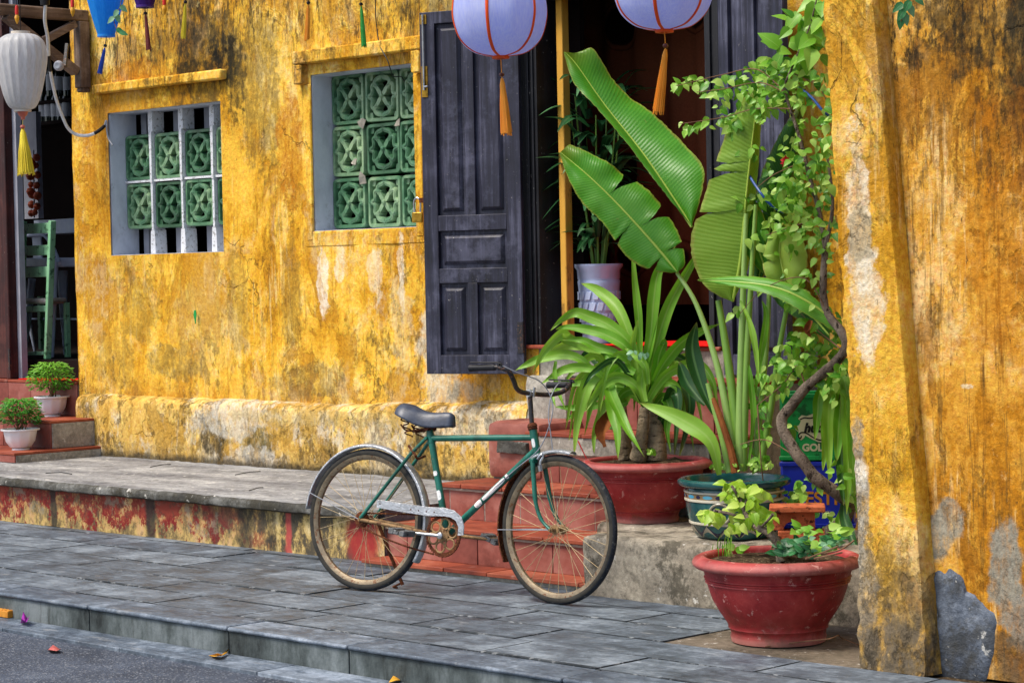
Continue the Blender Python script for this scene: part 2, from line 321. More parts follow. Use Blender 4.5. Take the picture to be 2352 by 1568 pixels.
def wood_dark(name, a, b, hi, grain=(2.2, 22, 1.1), rough=.5, spec=.4, axis='z'):
    n = NT(name); st = (38, 38, 1.6) if axis == 'z' else ((1.6, 38, 38) if axis == 'x' else (38, 1.6, 38))
    g = n.noise(n.obj, 1.0, 8, .7, stretch=st); f = n.noise(n.obj, 3.2, 6, .65); c = n.ramp(n.add(n.mul(g, .55), n.mul(f, .45)), [(.36, a), (.52, b), (.7, hi)])
    sc = n.mul(n.step(n.noise(n.obj, 60, 4, .65), .64, .72), n.step(n.noise(n.obj, 4, 4), .46, .58)); c = n.mix(n.mul(sc, .75), c, 'a8a49c'); dz = n.mul(n.step(n.noise(n.obj, 2.2, 9, .74, off=(3, 3, 3)), .52, .64), .4); c = n.mix(dz, c, hi)
    n.bump(g, .35, .004); return n.out(c, n.ramp(f, [(.3, (rough - .1,) * 3), (.7, (rough + .2,) * 3)]), spec)
M['door'] = wood_dark('faded blue black painted wood', '14141c', '2c2d3e', '686a80')
M['door_frame'] = wood_dark('black frame wood', '0c0c10', '17181d', '2c2d34')
M['shop_wood'] = wood_dark('red brown wood', '180706', '38120e', '6a3a30')
M['bracket'] = wood_dark('weathered brown timber', '3a2e26', '6a574a', 'a29080', rough=.75, spec=.2)
M['bracket_x'] = wood_dark('weathered brown timber', '3a2e26', '6a574a', 'a29080', rough=.75, spec=.2, axis='y')
M['post'] = plain('ochre painted post', 'c08a2c', 'dcaa4c', .7, .2, sc=5, spots='8d6a30', stretch=(1, 1, .3))
M['dark_room'] = plain('dark room plaster', '120c0b', '1c1412', .9, .1, sc=3, bump=0)  # near-black colour puts the shade of the unlit interiors into their surfaces
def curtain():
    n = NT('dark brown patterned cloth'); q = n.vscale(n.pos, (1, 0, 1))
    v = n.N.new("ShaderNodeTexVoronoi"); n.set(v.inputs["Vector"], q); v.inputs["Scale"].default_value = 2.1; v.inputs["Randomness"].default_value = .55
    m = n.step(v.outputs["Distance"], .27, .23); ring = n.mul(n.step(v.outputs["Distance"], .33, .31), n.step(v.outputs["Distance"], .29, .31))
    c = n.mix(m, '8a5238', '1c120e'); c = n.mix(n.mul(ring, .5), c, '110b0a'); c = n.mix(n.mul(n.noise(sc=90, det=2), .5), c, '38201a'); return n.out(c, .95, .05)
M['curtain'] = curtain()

def stone(name, a, b, hi, blue=None):
    n = NT(name); t = n.attr(); f = n.noise(sc=4.2, det=10, rough=.72); g = n.noise(sc=1.0, det=8, rough=.74, stretch=(5, 22, 10)); fine = n.noise(sc=60, det=4, rough=.65)
    x = n.add(n.mul(f, .55), n.add(n.mul(g, .32), n.add(n.mul(t, .07), n.mul(fine, .10))))
    c = n.ramp(x, [(.41, a), (.52, b), (.64, hi)])
    wear = n.step(n.noise(sc=2.6, det=10, rough=.76, off=(4, 4, 4), dist=.8), .56, .66); c = n.mix(n.mul(wear, .4), c, '1a1e24'); mc = n.ramp(n.noise(sc=34, det=8, rough=.78, off=(5, 1, 8)), [(.38, (.25,) * 3), (.5, (.5,) * 3), (.62, (.75,) * 3)]); c = n.mix(.5, c, mc, 'OVERLAY')
    dust = n.step(n.noise(sc=5.5, det=9, rough=.74, off=(9, 2, 4), stretch=(.6, 1.6, 1)), .57, .68); c = n.mix(n.mul(dust, .5), c, '9a9c9c')
    c = n.mix(n.mul(n.step(n.noise(sc=90, det=1, off=(3, 3, 0)), .76, .8), .8), c, 'c2c4c4')
    n.bump(n.add(g, n.add(n.mul(f, .8), n.mul(fine, .3))), .6, .01); return n.out(c, n.ramp(f, [(.35, (.4,) * 3), (.65, (.68,) * 3)]), .5)
M['joint'] = plain('dirty stone joint', '1c2126', '4a5054', .85, .2, sc=6, bump=.3, spots='8a8e90', obj=False)
M['slab'] = stone('grey blue paving stone', '363d45', '58626c', '858f98')
M['kerb_top'] = stone('kerb stone', '363f4c', '58636f', '8e99a6')
def kerbface():
    n = NT('stained kerb face'); f = n.noise(sc=3.5, det=8, rough=.7, stretch=(1, 1, .5)); c = n.ramp(f, [(.36, '272c2c'), (.5, '4e5656'), (.66, '798183')])
    s = n.step(n.noise(sc=1, det=6, rough=.7, stretch=(18, 1, 2)), .54, .7); c = n.mix(n.mul(s, .6), c, '2b2d27'); n.bump(n.noise(sc=30, det=5, rough=.7), .5, .008); return n.out(c, .8, .25)
M['kerb_face'] = kerbface()
def asphalt():
    n = NT('asphalt'); f = n.noise(sc=2.2, det=7, rough=.65); c = n.ramp(f, [(.35, '2c323d'), (.6, '474f5d'), (.75, '646c78')])
    v = n.N.new("ShaderNodeTexVoronoi"); n.set(v.inputs["Vector"], n.pos); v.inputs["Scale"].default_value = 130; sepc = n.N.new("ShaderNodeSeparateColor"); n.L.new(v.outputs["Color"], sepc.inputs[0])
    c = n.mix(n.mul(n.step(sepc.outputs[0], .8, .95), .6), c, '8e9298'); c = n.mix(n.mul(n.step(sepc.outputs[1], .75, .9), .5), c, '22242a')
    n.bump(v.outputs["Distance"], .6, .006); return n.out(c, .75, .35)
M['asphalt'] = asphalt()
def concrete(name, a, b, hi, mould=.5, st=(1, 1, 1), bs=.5):
    n = NT(name); f = n.noise(sc=2.6, det=9, rough=.68, stretch=st); fine = n.noise(sc=38, det=5, rough=.7); c = n.ramp(n.add(n.mul(f, .8), n.mul(fine, .2)), [(.36, a), (.5, b), (.66, hi)])
    mc = n.ramp(n.noise(sc=34, det=8, rough=.78, off=(5, 1, 8)), [(.38, (.25,) * 3), (.5, (.5,) * 3), (.62, (.75,) * 3)]); c = n.mix(.5, c, mc, 'OVERLAY')
    m = n.step(n.noise(sc=5.5, det=10, rough=.78, off=(2, 6, 1)), .49, .60); c = n.mix(n.mul(m, mould), c, '37342a'); m2 = n.step(n.noise(sc=13, det=9, rough=.76, off=(5, 2, 1)), .53, .62); c = n.mix(n.mul(m2, mould * .6), c, '4c483c')
    c = n.mix(n.mul(n.step(n.noise(sc=16, det=5, rough=.66, off=(1, 9, 1)), .62, .68), .7), c, 'd8d5cc')
    n.bump(n.add(f, n.mul(fine, .6)), bs, .015); return n.out(c, .85, .2)
M['platform'] = concrete('grey screed', '67676a', '8c8c8c', 'b4b4b2', .35, (.5, 1.8, 1))
M['lip'] = concrete('dark rough concrete lip', '2c2b28', '504f4a', '8a8a86', .8, bs=1.0)
M['ledge'] = concrete('mouldy concrete', '6d6558', '948b7b', 'b5ac9a', .75)
M['step_side'] = concrete('grey step concrete', '77736a', '9a958a', 'b9b4a8', .35)
M['earth_concrete'] = concrete('dusty brown concrete', '50483e', '6c6254', '857a6a', .5)
def painted():
    n = NT('flaked red and cream paint'); q = n.sep(); a = n.noise(sc=7.5, det=10, rough=.78, off=(2, 0, 0), stretch=(1, 1, .8)); b = n.noise(sc=9, det=10, rough=.75, off=(6, 1, 3), stretch=(1, 1, .6))
    c = n.ramp(b, [(.38, '4f452f'), (.46, '8a744a'), (.53, 'c4a763'), (.64, 'dcc894')])
    redreg = n.step(n.add(q[0], n.mul(n.math('SUBTRACT', n.noise(sc=2.6, det=6, off=(0, 3, 0)), .5), 2.6)), -1.7, -2.3)
    up = n.mul(n.math('SUBTRACT', q[2], .12), .75)
    c = n.mix(n.mul(n.step(n.add(a, n.mul(up, .8)), .485, .50), redreg), c, '7e1818')
    c = n.mix(n.mul(n.step(n.add(b, up), .44, .52), n.mul(redreg, .4)), c, 'a5553a')
    c = n.mix(n.mul(n.step(b, .56, .44), n.step(q[0], -2.6, -1.7)), c, '4f483a')
    d2 = n.noise(sc=16, det=8, rough=.76, off=(3, 3, 8)); c = n.mix(n.mul(n.step(d2, .50, .60), .6), c, '453d2e'); c = n.mix(n.mul(n.step(n.noise(sc=6, det=9, rough=.75, off=(8, 3, 1)), .55, .64), .6), c, '8d8672')
    for x, w, k in ((-3.93, .035, .9), (-2.92, .05, .9), (-2.03, .07, .75), (-1.8, .04, .5)):  # bars of dark colour stand in for shade in the recessed gaps
        d = n.math('ABSOLUTE', n.math('SUBTRACT', n.add(q[0], n.mul(n.math('SUBTRACT', n.noise(sc=9, det=5), .5), .06)), x)); c = n.mix(n.mul(n.step(d, w * 1.25, w * .6), k), c, '2e2b24')
    d = n.math('ABSOLUTE', n.math('SUBTRACT', n.add(q[0], n.mul(n.math('SUBTRACT', n.noise(sc=12, det=6), .5), .07)), -1.66)); c = n.mix(n.mul(n.step(d, .035, .015), .85), c, 'b54a45')
    c = n.mix(n.mul(n.blob(-1.03, .1, .13, .13, .5), .9), c, 'a02a2a')
    n.bump(n.add(n.mul(n.step(n.add(a, up), .53, .57), .5), b), .6, .008); return n.out(c, .75, .3)
M['painted'] = painted()
def redtile(name, a, b, hi, dirt=.5):
    n = NT(name); t = n.attr(); f = n.noise(sc=4.5, det=8, rough=.66); g = n.noise(sc=14, det=6, rough=.7, stretch=(.4, 1, 1)); c = n.ramp(n.add(n.mul(f, .65), n.add(n.mul(g, .2), n.mul(t, .2))), [(.38, a), (.54, b), (.72, hi)])
    d = n.step(n.noise(sc=3, det=8, rough=.7, off=(5, 5, 5)), .52, .68); c = n.mix(n.mul(d, dirt), c, '5b2a20'); pl = n.step(n.noise(sc=7, det=8, rough=.72, off=(1, 5, 2)), .6, .72); c = n.mix(n.mul(pl, dirt * .7), c, 'b99184')
    n.bump(n.add(f, g), .2, .006); return n.out(c, n.ramp(g, [(.3, (.4,) * 3), (.7, (.7,) * 3)]), .35)
M['tread'] = redtile('orange red tread tile', '642a1c', '8c4029', 'a85e44', .6)
M['riser'] = redtile('rose riser tile', '6a352c', '8e4e43', 'aa7468', .75)
M['grout'] = plain('cement', '8c867a', 'b3ada0', .9, .1, sc=12, bump=.5, obj=False)
M['brick_pink'] = redtile('rough red brick', '70382e', '985a4c', 'b58878', .8)
M['mat_red'] = plain('red mat', 'c4120f', 'd92018', .9, .1, sc=30)

def ceramic(name, pal, rough=.2, spec=.5, sc=5, chip=None):
    n = NT(name); r = n.rnd(); f = n.noise(n.obj, sc, 6, .6); c = n.ramp(n.add(n.mul(f, .7), n.mul(r, .3)), [(.35, pal[0]), (.52, pal[1]), (.7, pal[2])])
    d = n.step(n.noise(n.obj, sc * 3, 7, .7, off=(2, 2, 2)), .58, .7); c = n.mix(n.mul(d, .4), c, chip or pal[0]); n.bump(n.noise(n.obj, 40, 4), .15, .004); return n.out(c, rough, spec)
M['block'] = ceramic('green glazed block', ('2c5036', '4c7a58', '90ac84'), .28, .5, 9, '2e3a26')
M['mortar'] = plain('white mortar', 'cfd1d4', 'e4e6ea', .85, .2, sc=18, bump=.5, spots='9b9a96')
def redpot():
    n = NT('weathered red pot paint'); f = n.noise(n.obj, 4, 8, .68); c = n.ramp(f, [(.36, '6d1214'), (.52, '962426'), (.68, 'b0403c')])
    w = n.step(n.noise(n.obj, 7, 9, .75, off=(1, 4, 2), stretch=(1, 1, .6)), .53, .63); c = n.mix(n.mul(w, .4), c, 'b8706a'); dk = n.step(n.noise(n.obj, 5, 9, .75, off=(7, 4, 2), stretch=(1, 1, .5)), .52, .62); c = n.mix(n.mul(dk, .3), c, '561616'); pt = n.step(n.N.new('ShaderNodeNewGeometry').outputs['Pointiness'], .52, .57); c = n.mix(n.mul(pt, n.mul(n.noise(n.obj, 12, 6, .7), .8)), c, 'cf8a80'); q = n.sep(n.obj)
    w2 = n.mul(n.step(n.noise(n.obj, 24, 6, .72, off=(2, 4, 2)), .60, .655), .7); c = n.mix(w2, c, 'cf9a90')
    g = n.mul(n.step(q[2], .16, .0), n.step(n.noise(n.obj, 4, 7, .7, off=(6, 6, 1)), .45, .6)); c = n.mix(n.mul(g, .7), c, '4a3a22')
    g2 = n.step(q[2], .05, .0); c = n.mix(n.mul(g2, .5), c, 'a37468')
    n.bump(n.add(f, n.noise(n.obj, 60, 4)), .25, .006); return n.out(c, n.ramp(f, [(.3, (.45,) * 3), (.7, (.7,) * 3)]), .4)
M['redpot'] = redpot()
M['soil'] = plain('dark soil', '2a2117', '5a4a38', .95, .1, sc=25, bump=1.0, spots='7a6a52')
M['white_glaze'] = ceramic('white glaze', ('a4b6dc', 'bccdf0', 'd8e4fa'), .15, .6, 4)
M['white_plastic'] = plain('white plastic', 'd5d8dc', 'e9ebee', .35, .4, sc=6, bump=.05)
M['teal_glaze'] = ceramic('teal glaze', ('0c2b2d', '18484a', '39706c'), .14, .6, 5, '0d2022')
M['cream_glaze'] = ceramic('cream glaze', ('8b846f', 'b4ad98', 'cfc9b6'), .25, .5, 8)
M['blue_glaze'] = ceramic('sky blue glaze', ('2b8ab0', '4aa6c8', '78bfd4'), .2, .5)
M['navy_glaze'] = ceramic('dark violet glaze', ('14122a', '25223e', '3a3654'), .2, .5)
M['brown_glaze'] = ceramic('brown glaze', ('6f5a3c', '8c744f', 'a58d66'), .3, .4)

def leafmat(name, dark, mid, light, stripe=None, veins=0, rough=.35, trans=.38, edge=None, vs=.35):
    n = NT(name); t = n.attr(); f = n.noise(n.obj, 9, 5, .6); c = n.ramp(n.add(n.mul(t, .75), n.mul(f, .3)), [(.2, dark), (.55, mid), (.95, light)])
    q = n.sep(n.uv()); d = n.math('ABSOLUTE', n.math('SUBTRACT', q[0], .5))
    if veins:
        w = n.math('SINE', n.mul(n.add(n.add(q[1], n.mul(d, -.16)), n.mul(n.noise(n.obj, 14, 3, .6), .012)), veins * 6.283)); c = n.mix(n.mul(n.step(w, .2, 1.0), vs), c, light); c = n.mix(n.mul(n.step(w, -.3, -1.0), vs * .8), c, dark); n.bump(n.add(w, n.mul(n.noise(n.obj, 30, 5, .7), 2.0)), .14, .004)
    if stripe: c = n.mix(n.mul(n.step(d, stripe[1], stripe[1] * .3), stripe[2]), c, stripe[0])
    if edge: c = n.mix(n.mul(n.step(d, .455, .49), edge[1]), c, edge[0])
    if veins or stripe and stripe[1] > .06:
        br = n.mul(n.step(n.add(d, n.mul(n.math('SUBTRACT', n.noise(n.obj, 16, 6, .7), .5), .25)), .46, .52), .55); c = n.mix(br, c, '8a6a2c')
        c = n.mix(n.mul(n.step(n.noise(n.obj, 35, 5, .7, off=(2, 5, 1)), .66, .72), .5), c, 'a08a4a'); c = n.mix(n.mul(n.step(q[1], .86, 1.0), .45), c, 'a08c34')
        c = n.mix(n.mul(n.noise(n.obj, 3.5, 6, .7), .35), c, dark)
    n.out(c, rough, .45); n.translucent(c, trans); return n.mat
M['banana'] = leafmat('banana leaf', '2a7416', '58aa28', '9cd454', None, 62, .36, .42, ('b9c94e', .6), .14)
M['banana_back'] = leafmat('banana leaf underside', '5b8a1c', '86b034', 'b4d062', None, 58, .45, .42, ('c4d46a', .5), .12)
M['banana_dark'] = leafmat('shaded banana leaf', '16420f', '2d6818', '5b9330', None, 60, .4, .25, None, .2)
M['midrib'] = leafmat('pale leaf rib', '7f9f2c', 'a6bf4c', 'c9d77c', None, 0, .4, .1)
M['stalk'] = leafmat('green leaf stalk', '4c7a26', '7ba543', 'a9c878', None, 0, .35, .1)
M['strap'] = leafmat('crinum leaf', '448416', '76b428', 'b0d854', ('b4d870', .09, .45), 0, .45, .35)
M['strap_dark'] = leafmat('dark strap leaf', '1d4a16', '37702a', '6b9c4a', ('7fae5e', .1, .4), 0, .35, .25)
M['vine'] = leafmat('vine leaf', '46881a', '82bc36', 'c2e072', ('a8cc6a', .03, .5), 0, .4, .35)
M['bonsai'] = leafmat('lime leaf', '6a9c10', 'a0c830', 'd0e470', ('cfe07e', .035, .5), 0, .4, .35)
M['creeper'] = leafmat('blue green creeper leaf', '1f5a30', '3f8a4e', '8dbb96', ('9fc9a2', .04, .4), 0, .4, .3)
M['shrub'] = leafmat('small shrub leaf', '3a7a14', '5fa024', '94c84a', None, 0, .4, .3)
M['shrub_dark'] = leafmat('dark small shrub leaf', '1c5412', '36801f', '6aae3a', None, 0, .4, .3)
M['palm'] = leafmat('dark palm leaf', '143c1c', '2c6036', '5c8e5c', ('5c8a5c', .06, .4), 0, .35, .2)
M['dead'] = plain('dry brown leaf', '5a2c12', '8a5226', .8, .2, sc=9, bump=.5)
M['bark'] = plain('grey brown bark', '4a4038', '8a7c6c', .9, .15, sc=18, bump=1.0, spots='2e2720', stretch=(1, 1, .4))
M['bulb_bark'] = plain('pale stem bark', '6d5c48', 'a8957a', .9, .15, sc=12, bump=.8, spots='3c3226', stretch=(.6, .6, 2))
M['twig'] = plain('twig brown', '5a4030', '8a6a50', .85, .2, sc=12)
# bicycle and small goods
def paint_green():
    n = NT('worn green enamel'); f = n.noise(n.obj, 9, 7, .65); c = n.ramp(f, [(.35, '0f4a3c'), (.55, '146454'), (.75, '2a8070')])
    c = n.mix(n.mul(n.step(n.noise(n.obj, 30, 8, .75, off=(1, 1, 4)), .60, .68), .8), c, '7d6a4c'); c = n.mix(n.mul(n.step(n.noise(n.obj, 50, 6, .7, off=(4, 1, 4)), .68, .73), .8), c, '5d3018'); return n.out(c, .35, .5)
M['enamel'] = paint_green()
M['tyre'] = plain('black tyre rubber', '14171d', '2a2f37', .8, .3, sc=20, bump=.3, spots='4a4a48')
M['sidewall'] = plain('grey tyre wall', '292927', '42403b', .85, .2, sc=14, bump=.2, spots='393632')
M['rim'] = plain('dull rusty rim', '6f614e', '968870', .5, .5, metal=.5, sc=22, spots='6b452a', bump=.2)
M['rust'] = plain('rust', '3a1d12', '6b3a22', .85, .2, sc=30, bump=.6, spots='8a5a34')
M['rust_tan'] = plain('tan rusty steel', '6d5438', 'a3835a', .7, .4, metal=.3, sc=18, bump=.3, spots='5a3a22')
M['steel'] = plain('dull chrome', '9a9ca0', 'c9cccf', .3, .5, metal=.85, sc=14, bump=.1, spots='7a7670')
M['alu'] = plain('dented aluminium', 'a9acb0', 'd0d3d6', .36, .5, metal=.7, sc=14, bump=.5, spots='a6a8aa')
M['spoke'] = plain('rusty spoke steel', 'a08862', 'c9b48c', .5, .5, metal=.3, sc=30, bump=0)
M['black_metal'] = plain('chipped black metal', '17161a', '2a272a', .45, .5, sc=25, spots='6d4a34', bump=.2)
M['saddle'] = plain('blue black vinyl', '2b313e', '444c5c', .38, .45, sc=30, bump=.12)
M['black_rubber'] = plain('black rubber', '101114', '22242a', .6, .35, sc=40)
M['pedal'] = plain('grey pedal rubber', '4c4e50', '7a7c7c', .7, .3, sc=20, bump=.4, spots='2e2c2a')
M['cable'] = plain('grey cable sleeve', '7d8088', '9a9ea6', .4, .4, bump=0)
M['decal'] = plain('red and white sticker', 'e4e0dc', 'ece9e6', .4, .4, sc=90, spots='c0392f', bump=0)
M['decal_white'] = plain('white sticker', 'dcdedd', 'eceeec', .4, .4, sc=40, spots='6a8a7c', bump=0)
M['brass'] = plain('brass', '9a7420', 'c9a040', .35, .5, metal=.8, sc=20, bump=.1, spots='7a5c1c')
M['wire_black'] = plain('black cable', '0c0c0e', '18181a', .5, .3, bump=0)
M['conduit'] = plain('white ribbed conduit', 'c9ccd0', 'e4e6e8', .5, .3, sc=60, bump=.3)
def silk(name, a, b, tr=.35, sheen=.3):
    n = NT(name); f = n.noise(n.obj, 3, 4, .5); w = n.noise(n.obj, 140, 2, .5, stretch=(1, 1, .15)); c = n.ramp(n.add(n.mul(f, .6), n.mul(w, .4)), [(.35, a), (.65, b)]); n.bump(w, .15, .003); n.out(c, .42, .4); n.translucent(c, tr); return n.mat
M['silk_white'] = silk('pale blue white silk', 'b4c2fc', 'd8e0ff', .5)
M['silk_grey'] = silk('aged white silk', 'c2c2c0', 'e2e2e4', .45)
M['silk_blue'] = silk('bright blue silk', '109af0', '40b8ff', .5)
M['silk_purple'] = silk('purple silk', '3a1c6a', '5a2f9a')
M['silk_red'] = silk('red silk', 'a01c14', 'c93020')
M['silk_green'] = silk('green silk', '0c5c20', '1c8a34')
M['rib_orange'] = plain('orange ribbon', 'd9480c', 'ea5a14', .6, .3, bump=0)
def tassel(name, a, b):
    n = NT(name); w = n.noise(n.uv(), 1.0, 3, .6, stretch=(60, 2, 1)); c = n.ramp(w, [(.35, a), (.65, b)]); n.bump(w, .6, .004); return n.out(c, .5, .4)
M['t_orange'] = tassel('orange tassel thread', 'e07c0a', 'fcb030'); M['t_yellow'] = tassel('yellow tassel thread', 'd0b408', 'f8e43a'); M['t_blue'] = tassel('blue tassel thread', '0c38a0', '2a60d0')
M['t_red'] = tassel('dark red tassel thread', '5a1016', '8a2a24'); M['t_green'] = tassel('green tassel thread', '08781c', '22b440')
M['bead'] = plain('brown wooden bead', '4a2014', '7a3a24', .3, .5, bump=0); M['bead_black'] = plain('black bead', '0c0c10', '1a1a20', .25, .5, bump=0); M['bead_red'] = plain('salmon bead', 'b85a48', 'd07a64', .4, .4, bump=0)
M['crate_green'] = plain('green crate plastic', '08843a', '14a04c', .4, .4, sc=4, bump=.05, spots='0a5c28'); M['crate_blue'] = plain('blue crate plastic', '1222a0', '2038c8', .4, .4, sc=4, bump=.05)
M['print_cream'] = plain('cream print', 'c9bf96', 'd6cca6', .5, .3, bump=0); M['print_black'] = plain('black print', '0e0c0a', '181410', .5, .3, bump=0); M['print_orange'] = plain('orange print', 'd0801c', 'e0962c', .5, .3, bump=0)
M['clay'] = plain('orange clay brick', '9a4a2a', 'c06a44', .85, .2, sc=12, bump=.5, spots='4a2214', obj=False)
M['chair_green'] = plain('green painted wood', '78b482', '98cca2', .5, .3, sc=6, bump=.05, spots='3d6a48'); M['chair_white'] = plain('pale blue metal', 'a4b2cc', 'ccd6e8', .4, .4, sc=6, bump=0)
M['cushion'] = plain('cream cushion', 'c4b8a8', 'd9cfc2', .9, .1, sc=20)
M['bulb_red'] = plain('red lamp socket', 'b0140c', 'd42418', .4, .4, bump=0); M['bulb_amber'] = plain('amber glass bulb', 'd08a10', 'eab030', .15, .6, bump=0)
M['flower'] = plain('red petal', 'b00c14', 'd8202a', .6, .3, bump=0)
M['grey_mortar'] = concrete('blue grey cement patch', '363c46', '626a76', '9aa2ac', .55, bs=1.0)
M['board'] = plain('grey panel', '8a8c98', 'a9abb4', .8, .2, sc=5, bump=0)
M['litter_yellow'] = plain('yellow dry leaf', 'c98a1c', 'e2ae3c', .7, .3, sc=30); M['litter_pink'] = plain('faded red leaf', 'a04040', 'c06a60', .7, .3, sc=30); M['litter_purple'] = plain('purple petal', '7a0a7a', 'a01ca0', .6, .3, sc=30)
M['ramp'] = plain('orange plastic', 'b87420', 'd89838', .6, .3, sc=14)
M['blue_hose'] = plain('blue hose', '0c3a7a', '1c54a0', .4, .4, bump=0)
M['bottle'] = plain('dark bottle glass', '0c1410', '16241c', .15, .5, bump=0); M['label'] = plain('paper label', 'b0b4bc', 'd0d4da', .8, .2, bump=0)
M['onion'] = plain('red brown bulbs', '9a3c20', 'c4603a', .6, .3, sc=20, bump=0)
# ------------------------------------------------------------------ ground
def struct(name, mb, mat, **k): return tag(mb.build(name, mat, None, **k), kind='structure')
b = MB(); n = 60
ix = [[b.V((x, y, -.135)) for y in (-60, -12, -6, -4, -3, -2.12, -1.95)] for x in (-60, -12, -6, -3, 0, 3, 6, 12, 60)]
for i in range(8):
    for j in range(6): b.F((ix[i][j], ix[i + 1][j], ix[i + 1][j + 1], ix[i][j + 1]))
struct('road', b, M['asphalt'], smooth=False)
b = MB(); x = -13.0
while x < 9:
    L = random.uniform(.85, 1.0); b.box(x + .003, x + L - .003, -2.125, -1.915, -.2, -.118 + random.uniform(-.002, .002), random.random()); x += L
struct('gutter', b, M['kerb_top'], bevel=.004)
kj = [-12.9 + 1.02 * i for i in range(12)]; kj = [v for v in kj if v < -1.3] + [-.868, .178, .971, 2.183, 3.2, 4.2, 5.2, 6.2, 7.2, 8.2]
b = MB(); b2 = MB()
for a, c in zip(kj[:-1], kj[1:]):
    t = random.random(); dz = random.uniform(-.002, .002)
    b.box(a + .003, c - .003, -1.925, -1.70, -.02, dz, t); b2.box(a + .004, c - .004, -1.913, -1.72, -.2, -.021, t)
struct('kerb', b2, M['kerb_face'], bevel=.003)
struct('kerb_coping', b, M['kerb_top'], bevel=.011, seg=3)
# the footway: rows of slabs, joints as measured (square 0.31 m stones, some double)
b = MB(); rows = [(-1.695, -1.388), (-1.384, -1.077), (-1.073, -.766), (-.762, -.455), (-.451, -.144), (-.14, .17)]
for ri, (y0, y1) in enumerate(rows):
    x = -13.0 + (.025 if ri % 2 == 0 else .19) + ri * .03
    while x < 8:
        L = .315 if random.random() < .35 else .63; L0 = L
        if y0 > -1.1 and x < 1.93 < x + L: L = 1.935 - x
        gx = random.choice((.0015, .002, .003, .005)); gy = random.choice((.001, .002, .003, .004))
        z = random.uniform(-.003, .001); tl = random.uniform(-.002, .002); t = random.random()
        if not (x + L > 1.95 and y0 > -1.1):
            jx, jy = random.choice((.004, .006, .009)), random.choice((.007, .012, .018)); e1, e2 = random.random() < .75, random.random() < .7
            X0, X1, Y0, Y1 = x + gx + jx * e1, x + L - gx - .002, y0 + gy + jy * e2, y1 - gy - .003
            o_ = [b.V((px, py, z + tl * (px > x + L / 2))) for px, py in ((x + gx, y0 + gy), (x + L - gx, y0 + gy), (x + L - gx, y1 - gy), (x + gx, y1 - gy))]; i_ = [b.V((px, py, z + tl * (px > x + L / 2) + .0012)) for px, py in ((X0, Y0), (X1, Y0), (X1, Y1), (X0, Y1))]; l_ = [b.V((b.v[q][0], b.v[q][1], -.06)) for q in o_]
            b.F(i_, t); b.cm = 1
            for k in range(4): b.F((o_[k], o_[(k + 1) % 4], i_[(k + 1) % 4], i_[k]), t); b.F((l_[k], l_[(k + 1) % 4], o_[(k + 1) % 4], o_[k]), t)
            b.cm = 0
        if False:
            b.hexa([(x + gx, y0 + gy, -.06), (x + L - gx, y0 + gy, -.06), (x + L - gx, y1 - gy, -.06), (x + gx, y1 - gy, -.06), (x + gx, y0 + gy, z), (x + L - gx, y0 + gy, z + tl), (x + L - gx, y1 - gy, z + tl), (x + gx, y1 - gy, z)], t)
        x += L0
struct('pavement', b, [M['slab'], M['joint']], smooth=False)
b = MB(); b.box(-13, 9, -1.9, 8, -.3, -.012); struct('ground', b, M['soil'], smooth=False)
b = MB(); b.box(1.6, 2.95, -1.074, 1.3, -.1, -.006); struct('dusty_ground', b, M['earth_concrete'], bevel=.006)

# raised walkway along the house: screed top with a rough lip, painted front
def rough_strip(b, x0, x1, prof, n, amp, sc=9):
    rows = []
    for i in range(n + 1):
        x = lerp(x0, x1, i / n); rows.append([b.V((x, y + amp * mnoise.noise(Vector((x * sc, y * 3, z * 5))), z + amp * .6 * mnoise.noise(Vector((x * sc, y * 3 + 9, z * 5))))) for y, z in prof])
    for i in range(n):
        for k in range(len(prof) - 1): b.F((rows[i][k], rows[i + 1][k], rows[i + 1][k + 1], rows[i][k + 1]))
b = MB(); b.box(-13, -.88, -.04, 1.4, -.05, .279); struct('walkway_core', b, M['platform'], smooth=False)
b = MB(); rough_strip(b, -13, -.87, [(-.055, .0), (-.055, .12), (-.056, .236)], 200, .004); struct('walkway_face', b, M['painted'])
b = MB(); rough_strip(b, -13, -.86, [(-.05, .226), (-.085, .226), (-.105, .236), (-.108, .256), (-.1, .274), (-.085, .283), (-.02, .285), (.1, .284), (.6, .283), (1.4, .283)], 420, .009, 14)
b.cm = 0
wl_ = struct('raised_walkway', b, [M['lip'], M['platform']])
for p in wl_.data.polygons:
    if p.center.y > -.07 and p.center.z > .25: p.material_index = 1

